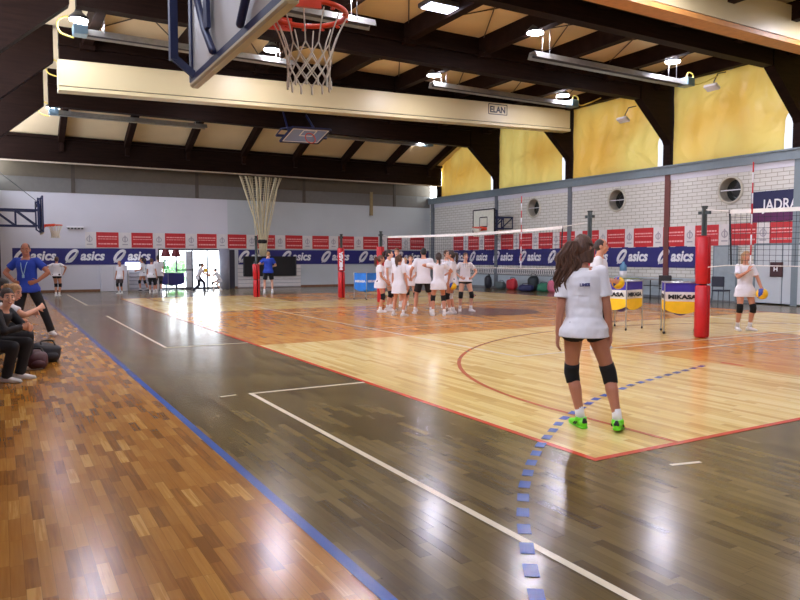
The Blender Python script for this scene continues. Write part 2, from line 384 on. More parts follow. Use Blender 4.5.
# back wall with the door opening X 6.55..10.26
q = MB(); DX0, DX1, DZ = 6.6, 9.98, 1.98
for a, b, z0, z1, m in ((XWL, DX0, 0, 4.45, 0), (DX1, XR, 0, 4.45, 1), (DX0, DX1, DZ, 4.45, 0)):
    q.box((a, YB, z0), (b, YB+.25, z1), m)
q.box((XL, YB-.02, 4.45), (XR, YB+.25, 5.1), 3); q.box((XL, YB-.04, 5.1), (XR, YB+.25, 6.0), 2); q.box((XL, YB, 6.0), (XR, YB+.25, 7.0), 2)  # top bands of the wall, the beam's shade put into their colour
for x in (2.9, 8.4, 14.0, 19.5): q.box((x, YB-.06, 4.45), (x+.16, YB, 6.0), 4)
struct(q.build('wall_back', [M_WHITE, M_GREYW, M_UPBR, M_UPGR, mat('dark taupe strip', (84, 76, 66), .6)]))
# right wall: wainscot, bricks with round window holes, sill beam
WIN = [(25.48, 3.9), (20.37, 3.9), (15.26, 3.88), (10.1, 3.88)]; RW = .41
q = MB()
def rq(y0, y1, z0, z1, m): q.add([(XR, y0, z0), (XR, y1, z0), (XR, y1, z1), (XR, y0, z1)], [(3, 2, 1, 0)], m)
q.box((XR, YN, 0), (XR+.3, YB+.25, .78), 0); rq(YN, YB, .78, 1.12, 1)
yc = YN
for wy, wz in sorted(WIN):
    rq(yc, wy-.55, 1.12, 4.5, 1); rq(wy-.55, wy+.55, 1.12, wz-.55, 1); rq(wy-.55, wy+.55, wz+.55, 4.5, 1); yc = wy+.55
    n = 32; vs = []
    for k in range(n):
        a = 2*PI*k/n; c, s_ = math.cos(a), math.sin(a); e = .55/max(abs(c), abs(s_))
        vs += [(XR, wy+RW*c, wz+RW*s_), (XR, wy+e*c, wz+e*s_), (XR+.4, wy+RW*.94*c, wz+RW*.94*s_)]
    for k in range(n):
        a, b = 3*k, 3*((k+1) % n); q.add([vs[a], vs[b], vs[b+1], vs[a+1]], [(0, 1, 2, 3)], 1); q.add([vs[a], vs[a+2], vs[b+2], vs[b]], [(0, 1, 2, 3)], 3, True)
rq(yc, YB, 1.12, 4.5, 1)
q.box((XR-.03, YN, 4.45), (XR+.3, YB+.25, 4.68), 2)
q.box((XR, YN, 8.0), (XR+.3, YB+.25, ZC), 2)
struct(q.build('wall_right', [mat('pale blue grey wainscot', (176, 190, 196), .5, var=.03), M_BRICK, M_WHITE, mat('window tube plaster', (170, 166, 152), .6)]))
q = MB(); q.box((XR-.14, YN, 4.66), (XR+.3, YB, 4.98)); q.box((XR-.2, YN, 4.95), (XR+.3, YB, 5.0)); struct(q.build('trim_right_sill', M_STEEL))
q = MB(); q.box((XR-.05, YN, 0), (XR, YB, .1)); struct(q.build('baseboard_right', mat('grey baseboard', (116, 120, 124), .5)))
q = MB(); q.box((XL, YB-.03, 0), (4.0, YB, .1)); q.box((DX1+.3, YB-.03, 0), (XR, YB, .1)); struct(q.build('baseboard_back', M_WOODB))
q = MB(); q.box((XWL, YN, 0), (XWL+.03, YB, .1)); struct(q.build('baseboard_left', M_WOODB))
for i, (wy, wz) in enumerate(WIN[:3]):
    q = MB(); mx = frame((XR-.02, wy, wz), (0, -1, 0), (0, 0, 1)); q.torus((0, 0, 0), RW+.035, .045, 0, 40, 8, mx)
    w = struct(q.build('window_%d' % (i+1), mat('window ring plaster', (198, 196, 180), .6)))
    q = MB(); q.prism(arc(0, 0, RW*.95, RW*.95, 0, 352, 44), 0, .01, 0, frame((XR+.36, wy, wz), (0, -1, 0), (0, 0, 1))); struct(q.build('pane', mat('dark window glass', (50, 52, 48), .15), w))
    q = MB(); q.ball((0, 0, 0), (.26, .26, .02), 0, 20, 7, frame((XR+.34, wy-.05, wz), (0, -1, 0), (0, 0, 1))); struct(q.build('fan_plate', mat('black fan plate', (24, 22, 22), .4), w))
    q = MB(); q.bar((XR+.05, wy-RW, wz), (XR+.05, wy+RW, wz), .03); struct(q.build('bar', M_PRW, w))
# pilasters below the sill
for y, m in ((28.3, M_PILG), (23.05, M_PILG), (17.86, M_PILR), (12.9, M_STEEL)):
    q = MB(); q.box((XR-.07, y-.11, 0), (XR, y+.11, 4.66)); struct(q.build('pilaster', m))
q = MB(); q.box((XR-.12, YB-.5, 0), (XR, YB-.28, 4.66)); q.box((XR-.12, YB-.5, 2.1), (XR-.3, YB-.28, 2.1+1.3)) if 0 else None; struct(q.build('pilaster', M_PILG))
q = MB(); q.box((18.0, YB-.12, 3.9), (18.16, YB, 5.2)); struct(q.build('downpipe', mat('ochre pipe', (150, 130, 90), .5)))
q = MB(); q.box((XR-.03, 22.6, .68), (XR, 32.6, 1.06)); 
for k in range(66): y = 22.7+k*.15; q.bar((XR-.035, y, .72), (XR-.035, y+.1, 1.02), .02, .02, 1); q.bar((XR-.035, y+.1, .72), (XR-.035, y, 1.02), .02, .02, 1)
struct(q.build('trim_right_vent_strip', [mat('grey vent recess', (124, 130, 128), .6), M_BANW]))
q = MB(); q.box((XR-.04, 14.9, 0), (XR, 15.85, 1.98), 0); q.box((XR-.055, 14.96, .05), (XR-.03, 15.79, 1.92), 1); door = struct(q.build('door_1', [M_STEEL, mat('grey blue door leaf', (158, 172, 178), .45)]))
q = MB(); q.tube([(XR-.1, 15.05, 1.0), (XR-.1, 15.2, 1.0)], .015); q.tube([(XR-.05, 15.05, 1.0), (XR-.1, 15.05, 1.0)], .012); struct(q.build('door_handle', M_ALU, door))
q = MB(); q.box((XR-.05, 12.3, 0), (XR, 14.3, 2.02), 0); q.box((XR-.065, 13.32, .05), (XR-.04, 14.22, 1.95), 1); q.box((XR-.065, 12.38, .05), (XR-.04, 13.28, 1.95), 1); struct(q.build('door_2', [M_STEEL, M_GREYW]))

# entrance doors in the back wall
fr = MB(); F_DK = mat('dark grey door frame', (70, 72, 84), .4)
posts = (DX0+.04, 7.45, 8.22, 8.95, DX1-.04)
for x in posts: fr.box((x-.035, YB+.02, 0), (x+.035, YB+.1, DZ))
fr.box((DX0, YB+.02, DZ-.08), (DX1, YB+.1, DZ)); fr.box((DX0, YB+.02, 0), (DX1, YB+.1, .1)); fr.box((7.45, YB+.02, .92), (8.95, YB+.1, .98))
d = struct(fr.build('door_3', F_DK))
for a, b in zip(posts, posts[1:]):
    q = MB(); q.box((a+.035, YB+.055, .1), (b-.035, YB+.065, DZ-.08))
    struct(q.build('pane', mat('frosted white panel', (214, 216, 226), .4) if abs(a-8.22) < .01 and 0 else M_GLASS, d))
q = MB(); q.box((7.9, YB+.07, .1), (8.2, YB+.09, DZ-.1)); struct(q.build('panel', mat('white door panel', (222, 224, 232), .5), d))
q = MB(); q.tube([(9.68, YB-.35, 0), (9.68, YB-.35, 2.0)], .26, 24, caps='flat'); struct(q.build('column', mat('grey round column paint', (150, 152, 166), .5, var=.04)))
q = MB(); q.box((10.02, YB-.06, 0), (10.3, YB, 1.95)); struct(q.build('door_4', mat('dark grey door leaf', (52, 52, 66), .5)))
q = MB(); q.add([(-40, YB+.25, -.02), (70, YB+.25, -.02), (70, 90, -.02), (-40, 90, -.02)], [(0, 1, 2, 3)]); struct(q.build('ground', mat('pale grey paving', (226, 226, 224), .8)))  # one even pale grey outside the doors
# hedge outside, seen through the glass
HEDGE = mat('hedge leaf', (96, 150, 84), .7, var=.4, scale=14, bump=.6, bscale=16)
q = MB()
for k in range(16):
    x = 9.0+k*.07+random.uniform(-.05, .05); q.ball((x-1.0, 40+random.uniform(-.3, .3), random.uniform(.2, 1.3)), random.uniform(.18, .32), 0, 8, 5)
h_ = q.build('hedge', HEDGE); tag(h_, 'green hedge outside behind the glass entrance doors', 'hedge'); h_['kind'] = 'stuff'

# roof: frames, purlins, ceiling
for i, y in enumerate(FR):
    q = MB(); zb = 5.62 if i == 0 else (6.98 if i == 1 else 7.28); zt = 6.75 if i == 0 else ZC; w = .16
    if i == 0:
        q.box((XL, y-w, zb), (XR, y+w, zt)); q.box((XL, y-w-.03, zb-.03), (XR, y-w+.02, zb+.03), 1); q.box((XL, y-w-.12, zt-.12), (XR, y-w, zt), 0)
        q.box((XL, y-w, 0), (XL+.35, y+w, zb)); q.box((XR-.12, y-w, 5), (XR+.2, y+w, zb))
    else:
        h = 1.35
        for s, x0 in ((1, XL), (-1, XR+.2)):
            c = .3 if s > 0 else .4; xa = x0+s*c; cw = .26 if s > 0 else .34
            q.prism([(x0, 0 if s > 0 else 5.0), (x0+s*cw, 0 if s > 0 else 5.0), (x0+s*cw, zb-h-.15), (xa+s*.02, zb-h), (xa+s*(h+.2), zb), (xa+s*(h+.2), zt), (x0, zt)][::s], -w, w, 0, Matrix(((1, 0, 0, 0), (0, 0, -1, y), (0, 1, 0, 0), (0, 0, 0, 1))))
        q.box((XL+2.0, y-w, zb), (XR-1.8, y+w, zt)); q.box((XL+2.0, y-w-.09, zt-.55), (XR-1.8, y+w+.09, zt-.4))
    struct(q.build('roof_beam', [M_BEAM, mat('pale beam edge', (176, 160, 140), .5)]))
PX = [2.45+2.67*k for k in range(8)]
def zc_at(y): return ZC if y < 29.6 else ZC-(y-29.6)*(1.58/3.95)
for x in PX:
    for a, b in zip(FR[1:], FR[2:]+[YN]):
        q = MB(); q.box((x-.13, b+.16 if b > YN else b, ZC-.5), (x+.13, a-.16, ZC)); q.box((x-.2, a-.4, ZC-.62), (x+.2, a-.16, ZC-.45)); struct(q.build('purlin', M_PURL))
    q = MB(); q.bar((x, 28.46, ZC-.2), (x, 29.6, ZC-.2), .26, .4); q.bar((x, 29.5, ZC-.2), (x, 33.5, zc_at(33.5)-.15), .24, .36); q.box((x-.09, 33.28, 6.1), (x+.09, 33.44, 6.5)); struct(q.build('purlin', M_PURL))
for a, b in zip(FR[2:6], FR[3:7]):               # thin cross bracing rods under the ceiling boards
    q = MB()
    for x0, x1 in zip(PX, PX[1:]): q.tube([(x0, a-.2, ZC-.04), (x1, b+.2, ZC-.04)], .018, 5); q.tube([(x1, a-.2, ZC-.06), (x0, b+.2, ZC-.06)], .018, 5)
    struct(q.build('roof_bracing', mat('dark rod', (60, 46, 34), .5)))
q = MB(); q.box((XL-.2, YN-.2, ZC), (XR+.4, 29.6, ZC+.15))
q.add([(XL-.2, 29.6, ZC), (XR+.4, 29.6, ZC), (XR+.4, YB, zc_at(YB)), (XL-.2, YB, zc_at(YB)), (XL-.2, 29.6, ZC+.15), (XR+.4, 29.6, ZC+.15), (XR+.4, YB, zc_at(YB)+.15), (XL-.2, YB, zc_at(YB)+.15)],
      [(0, 3, 2, 1), (4, 5, 6, 7), (0, 1, 5, 4), (1, 2, 6, 5), (2, 3, 7, 6), (3, 0, 4, 7)])
struct(q.build('ceiling', M_CEIL))
# clerestory windows and their yellow curtains
ybays = [(FR[i+1]+.16, FR[i]-.16) for i in range(6)]+[(YN, FR[6]-.16)]
nwin = 3
for bi, (a, b) in enumerate(ybays):
    for side in (0, 1):
        nwin += 1; x = XL-.12 if side == 0 else XR+.22; q = MB()
        q.box((x-.02, a, 4.9), (x+.02, b, 8.0)); w = struct(q.build('window_%d' % nwin, M_DAYL if side == 0 else M_DAYR))
        q = MB(); n = 5
        for k in range(n+1): y = a+.03+(b-a-.06)*k/n; q.box((x-.05 if side else x+.02, y-.03, 4.95), (x-.02 if side else x+.05, y+.03, 8.0))
        q.box((x-.05 if side else x+.02, a, 6.4), (x-.02 if side else x+.05, b, 6.46)); struct(q.build('window_frame', M_BANW, w))
cl = ['yellow curtain over the right wall clerestory in the farthest bay, near the corner', 'greenish yellow curtain behind the right end of the long cream casing',
      'yellow curtain above the middle round window, left of the suspended heater end', 'large shiny yellow curtain above the round window beside the navy lettered banner', 'yellow curtain above the right wall at the frame edge']
for bi, (a, b) in enumerate(ybays[:5]):
    q = MB(); ny, nz = 60, 26; vs = []; random.seed(bi)
    for j in range(nz+1):
        for i in range(ny+1):
            t, s = i/ny, j/nz; y0 = a+.03+.3*max(0, min(1, (6.5-4.98-3.15*s)/.5)); y1 = b-.04; y = y0+(y1-y0)*t; z = 4.98+3.15*s
            dx = .05*noise.noise(V((y*1.6+s*1.5, s*.8, bi*3)))+.05*math.sin(13*t*PI+3*noise.noise(V((y*.6, s*2, bi))))*(.15+.85*s)+.02*noise.noise(V((y*3+s*6, s*5, 7)))
            vs.append((XR-.02+dx*.8, y, z+.05*math.sin(t*7+bi)*(1-s)*.5))
    fs = [(j*(ny+1)+i, j*(ny+1)+i+1, (j+1)*(ny+1)+i+1, (j+1)*(ny+1)+i) for j in range(nz) for i in range(ny)]
    q.add(vs, fs, 0, True); o = q.build('curtain', M_CURT); tag(o, cl[bi], 'curtain', 'yellow clerestory curtains')
# world: bright overcast sky outside
w = bpy.data.worlds.new('sky'); w.use_nodes = True; bpy.context.scene.world = w
w.node_tree.nodes['Background'].inputs[0].default_value = (.86, .93, 1, 1); w.node_tree.nodes['Background'].inputs[1].default_value = 7.0

def catmull3(p, k=6):
    p = [V(a) for a in p]; out = []
    for i in range(len(p)-1):
        a, b, c, d = p[max(i-1, 0)], p[i], p[i+1], p[min(i+2, len(p)-1)]
        for j in range(k):
            t = j/k; out.append(.5*((2*b)+(c-a)*t+(2*a-5*b+4*c-d)*t*t+(3*b-a-3*c+d)*t**3))
    out.append(p[-1]); return out

# ------------------------------------------------------------------ banners
def catmull(p, k=6):
    p = [V((a, b, 0)) for a, b in p]; out = []
    for i in range(len(p)-1):
        a, b, c, d = p[max(i-1, 0)], p[i], p[i+1], p[min(i+2, len(p)-1)]
        for j in range(k):
            t = j/k; out.append(.5*((2*b)+(c-a)*t+(2*a-5*b+4*c-d)*t*t+(3*b-a-3*c+d)*t**3))
    out.append(p[-1]); return [(q.x, q.y) for q in out]
SW = catmull([(.02, -.06), (.2, .1), (.52, .36), (.82, .68), (.9, .9), (.76, 1.0), (.5, .9), (.22, .58), (.1, .26), (.2, .08), (.42, .1), (.66, .34), (.88, .66), (.96, .86)])
def logo_mb(w, h, mx, m=0):
    q = MB(); n = len(SW); q.ribbon([(x*w, y*h) for x, y in SW], [(.07+.17*min(1, 3*min(i, n-1-i)/n))*w for i in range(n)], 0, .006, m, mx); return q
def wordmark(parent, mx, x, s):          # the sports logo and its word, one part each
    mw = mx @ Matrix.Translation((x, -.24*s, .002))
    logo_mb(.52*s, .5*s, mw).build('logo', M_PRW, parent)
    t = text_mb('asics', .56*s, .006, .22, .02, .92, mx @ Matrix.Translation((x+.58*s, -.15*s, .005)))
    t.build('logo_lettering', M_PRW, parent)
def banner(name, label, mx, w, h, m, wave=.012):
    q = MB(); n = max(8, int(w/.25)); vs = []
    for i in range(n+1):
        x = w*i/n; d = .012+wave*math.sin(i*1.3)*math.sin(i*.37)
        for z in (d, d-.008): vs += [(x, -h/2, z), (x, h/2, z)]
    fs = []
    for i in range(n): o = 4*i; fs += [(o, o+4, o+5, o+1), (o+3, o+7, o+6, o+2), (o+1, o+5, o+7, o+3), (o+2, o+6, o+4, o)]
    q.add([mx @ V(v) for v in vs], fs); o = q.build(name, m); return tag(o, label, 'banner')
mxb = lambda x, z: frame((x, YB-.02, z), (1, 0, 0), (0, 0, 1))
mxr = lambda y, z: frame((XR-.02, y, z), (0, -1, 0), (0, 0, 1))
b1 = banner('wall_banner', 'navy banner with white logos on the back wall, left of the glass doors', mxb(.5, 1.6), 5.98, .74, M_NAVYB, .004)
for k in range(3): wordmark(b1, mxb(.5, 1.6) @ Matrix.Translation((0, 0, .012)), .06+2.02*k, 1.05)
b2 = banner('wall_banner', 'navy banner with white logos on the back wall, right of the glass doors', mxb(10.5, 1.58), 11.4, .74, M_NAVYB, .004)
for k in range(5): wordmark(b2, mxb(10.5, 1.58) @ Matrix.Translation((0, 0, .012)), .02+2.27*k, 1.06)
b3 = banner('wall_banner', 'long navy banner with white logos on the right wall above the vent strip', mxr(32.75, 1.57), 16.2, .8, M_NAVYB, .004)
for k in range(8): wordmark(b3, mxr(32.75, 1.57) @ Matrix.Translation((0, 0, .012)), .1+2.06*k, 1.0)
def red_banner(label, mx, w, x0, step, n, h=.72):
    o = banner('sponsor_banner', label, mx, w, h, M_BANW, .003)
    for k in range(n):
        x = x0+step*k
        if x+.95 > w+.02: break
        q = MB(); q.rbox((x, -h/2+.02, .016), (x+.96, h/2, .022), .002); random.seed(k)
        for yy, hh, a in ((.16, .05, .04), (.05, .03, .04), (-.17, .06, .05)):
            xx = x+a+.03
            while xx < x+.88: l = random.uniform(.05, .14); q.box((xx, yy-hh/2, .022), (min(xx+l, x+.92), yy+hh/2, .025), 1); xx += l+.02
        q.build('red_panel', [M_RED, M_PRP], o)
        q = MB(); c = x-(step-.96)/2
        if c > .1:
            q.torus((c, .04, .018), .11, .018, 0, 20, 5); q.ribbon([(c-.12, -.2), (c+.12, -.2)], .05, .015, .022); q.ribbon([(c, -.1), (c, .22)], .05, .015, .022); q.build('emblem', M_EMB, o)
    for ch in o.children: ch.matrix_local = mx
    return o
red_banner('white banner with red printed panels along the back wall', mxb(3.42, 2.36), 18.5, .46, 1.522, 12)
red_banner('white banner with red printed panels along the right wall', mxr(32.34, 2.33), 22.2, .2, 1.412, 16, .76)
q = MB(); q.rbox((0, -.5, 0), (2.6, .5, .02), .004, 0, mxr(14.47, 3.23)); q.rbox((0, -.5, .02), (2.6, -.18, .024), .002, 1, mxr(14.47, 3.23))
o = q.build('lettered_banner', [mat('dark navy cloth', (30, 34, 78), .6), mat('purple cloth band', (92, 32, 84), .6)])
tag(o, 'dark navy and purple banner with big white letters beside the round window', 'banner')
text_mb('JADRAN', .5, .006, 0, .006, .8, mxr(14.47, 3.23) @ Matrix.Translation((.43, -.12, .026))).build('lettering', M_PRW, o)
q = MB(); q.rbox((0, -.36, 0), (.7, .36, .02), .004, 0, mxr(13.02, 1.58)); q.ribbon(catmull([(.1, -.2), (.3, .2), (.45, -.1), (.6, .25)]), .06, .02, .024, 1, mxr(13.02, 1.58)); q.ribbon([(.06, -.28), (.62, -.28)], .05, .02, .024, 1, mxr(13.02, 1.58))
tag(q.build('poster', [mat('blue poster print', (56, 90, 168), .5), M_PRW]), 'blue poster with white swirl on the right wall door', 'poster')
q = MB(); q.rbox((0, -.24, 0), (.42, .24, .1), .01, 0, mxr(13.69, 1.16)); o = q.build('hydrant_box', mat('dark maroon metal', (66, 32, 34), .4)); tag(o, 'dark maroon wall box with small white symbol', 'box')
q = MB(); q.ribbon([(.15, -.06), (.15, .08)], .03, .1, .104, 0, mxr(13.69, 1.16)); q.ribbon([(.25, -.06), (.25, .08)], .03, .1, .104, 0, mxr(13.69, 1.16)); q.ribbon([(.15, .01), (.25, .01)], .03, .1, .104, 0, mxr(13.69, 1.16)); q.build('symbol', M_PRW, o)

# ------------------------------------------------------------------ casings, heaters, lamps
def casing(label, y, x0, x1, zb0, zb1, hgt0, hgt1, edge, letters=None):
    L = x1-x0; o = thing('divider_casing', label, 'casing', (x0, y, zb0)); a0, a1 = zb0-zb0, zb1-zb0
    def slab(ya, yb, f0, f1, m, name, xo=0):
        q = MB(); vs = []
        for x, zb, hh in ((xo, a0, hgt0), (L-xo, a1, hgt1)):
            vs += [(x, ya, zb+f0*hh), (x, yb, zb+f0*hh), (x, yb, zb+f1*hh), (x, ya, zb+f1*hh)]
        q.add(vs, [(0, 1, 2, 3), (7, 6, 5, 4), (0, 4, 5, 1), (1, 5, 6, 2), (2, 6, 7, 3), (3, 7, 4, 0)]); return q.build(name, m, o)
    slab(-.2, .25, .16, 1, M_CREAMC, 'front_panel'); slab(-.24, .25, 0, .12, edge, 'bottom_rail'); slab(-.15, .25, .1, .18, M_BLACK, 'slot', .03)
    if letters:
        t = .783; px_ = t*L; zb = a0+(a1-a0)*t; hh = hgt0+(hgt1-hgt0)*t; mx = frame((px_, -.2, zb+hh*.55), (1, 0, (a1-a0)/L), (0, 0, 1))
        q = MB(); w, h = .86, .34
        for aa, bb in (((-.06, -.05), (w, -.05)), ((w, -.05), (w, h)), ((w, h), (-.06, h)), ((-.06, h), (-.06, -.05))): q.ribbon([aa, bb], .035, 0, .006, 0, mx)
        q.build('logo_frame', M_BLACK, o); text_mb(letters, .34, .006, 0, .012, .95, mx @ Matrix.Translation((0, .02, .004))).build('lettering', M_BLACK, o)
    return o
casing('long cream curtain casing with black framed lettering across the hall', 22.62, 1.62, 21.3, 6.34, 6.93, .88, .9, M_CREAMC, 'ELAN')
casing('cream casing with orange wooden lower edge at top right of the photo', 11.3, .6, 21.4, 7.2, 7.2, 1.0, 1.0, M_ORNG)
heat_n = 0
HL = {(15.2, 0): 'suspended heater tube with white lamp lit end behind the near basketball net', (15.2, 1): 'bright suspended heater tube hung on rods near the large shiny curtain',
      (20.4, 0): 'dim heater tube with burner lit purple above the left end of the cream casing', (20.4, 1): 'grey heater tube half hidden just above the cream casing',
      (25.5, 0): 'heater tube with small burner just below the left end of the cream casing', (25.5, 1): 'heater tube tucked behind the right end of the cream casing',
      (30.8, 0): 'long dark heater tube in front of the sloping ceiling at left', (30.8, 1): 'long dark heater tube in front of the sloping ceiling, right of the folded backboard'}
for y in (15.2, 20.4, 25.5, 30.8):
    for s in (0, 1):
        x0, x1 = ((2.1, 8.0) if s == 0 else (13.0, 19.3)); z = (7.08 if y < 18 else 7.38) if y < 25 or y > 30 else 7.5
        if y > 30: z = 7.16 if s == 0 else 7.3
        o = thing('tube_heater', HL[y, s], 'heater', (x0, y, z)); Lh = x1-x0; dz = 0.06
        q = MB(); prof = [(-.2, 0), (-.12, .17), (.12, .17), (.2, 0), (.185, 0), (.11, .15), (-.11, .15), (-.185, 0)]
        q.prism(prof, 0, Lh, 0, Matrix(((0, 0, 1, 0), (1, 0, 0, 0), (0, 1, 0, 0), (0, 0, 0, 1)))); q.build('hood', M_HEAT, o)
        q = MB(); q.tube([(.1, -.07, .06), (Lh-.1, -.07, .06)], .035); q.build('radiant_tube', M_DKST, o)
        q = MB(); q.tube([(.1, .07, .06), (Lh-.1, .07, .06)], .035); q.build('radiant_tube', M_DKST, o)
        bx = -.25 if s == 0 else Lh
        q = MB(); q.rbox((bx, -.2, 0), (bx+.35, .2, .26), .02); bb = q.build('burner', mat('blue grey burner box', (120, 150, 165), .35, metal=.3), o)
        q = MB(); q.tube(catmull3([(bx+.2, 0, .2), (bx+.24, 0, .45), (bx+.42, -.05, .4), (bx+.5, -.05, .12), (bx+.9, -.05, .2), (bx+1.6, -.1, .5)]) if s else catmull3([(bx+.1, 0, .2), (bx-.1, 0, .45), (bx-.35, 0, .3), (bx-.3, 0, .02), (bx, -.1, -.1)]), .022, 6); q.build('gas_hose', mat('pale yellow hose', (232, 208, 96), .5), bb)
        for xx in (.5, Lh-.5):
            q = MB(); zt = min(zc_at(y), ZC)-z
            q.tube([(xx, -.15, .1), (xx, -.15, zt)], .012, 5); q.tube([(xx, .15, .1), (xx, .15, zt)], .012, 5); q.build('hanger_rod', M_ALU, o)
LAMPS = [(15.2, 7.5, 'round ceiling lamp glaring beside the near hoop ring'), (15.2, 13.1, 'round ceiling lamp above the left end of the bright heater tube'), (15.2, 18.8, 'round ceiling lamp above the burner end of the bright heater tube'),
         (20.4, 7.3, 'round ceiling lamp seen through the near basketball net'), (20.4, 13.1, 'round ceiling lamp above the middle of the cream casing'), (20.4, 19.0, 'round ceiling lamp above the right end of the cream casing'),
         (30.8, 18.9, 'round purple white lamp beyond the cream casing near the far heater tube'), (20.4, 2.0, 'round lamp above the purple lit burner at upper left'), (30.8, 2.0, 'round lamp above the far left heater tube'), (15.2, 2.0, 'round lamp at the top left edge of the photo')]
for y, x, lb in LAMPS+[(9.9, 4.0, None), (9.9, 13.1, None), (9.9, 18.9, None), (4.6, 7.4, None), (4.6, 15.0, None), (25.5, 7.3, None), (25.5, 14.0, None)]:
    z = 7.78 if y < 30 else 7.42
    o = thing('ceiling_lamp', lb or 'round ceiling lamp out of view between the roof frames', 'lamp', (x, y, z), 0, 'round ceiling lamps')
    q = MB(); q.tube([(0, 0, 0), (0, 0, .08), (0, 0, .2), (0, 0, .27)], [.25, .23, .1, .08], 24, caps='flat', smooth=False); q.build('lamp_housing', M_DKST, o)
    q = MB(); q.prism(arc(0, 0, .225, .225, 0, 345, 23), -.012, .0); q.build('diffuser', M_DISC, o)
    q = MB(); q.tube([(0, 0, .26), (0, 0, zc_at(y)-z)], .02, 6); q.build('stem', M_DKST, o)
q = MB(); q.rbox((-.55, -.3, 0), (.55, .3, .12), .02); o = q.build('square_lamp', M_DKST, None, (10.0, 15.2, 7.9)); tag(o, 'rectangular white ceiling lamp between the roof frames near top centre', 'lamp')
q = MB(); q.box((-.48, -.24, -.015), (.48, .24, 0)); q.build('diffuser', M_SQL, o)
for (x, y, z, lb) in ((21.2, 19.4, 6.9, 'small white floodlight by the curtain top, below the burner'), (20.9, 15.3, 7.25, 'small white floodlight in front of the large shiny curtain')):
    o = thing('floodlight', lb, 'lamp', (x, y, z)); q = MB(); q.rbox((-.14, -.24, -.05), (.14, .24, .06), .02, 0, Matrix.Rotation(.5, 4, 'Y')); q.build('lamp_head', M_BANW, o)
    q = MB(); q.tube([(.1, 0, .05), (.1, 0, .2), (.3, 0, .5), (.7, 0, .6)], .02, 6); q.build('bracket', M_DKST, o)

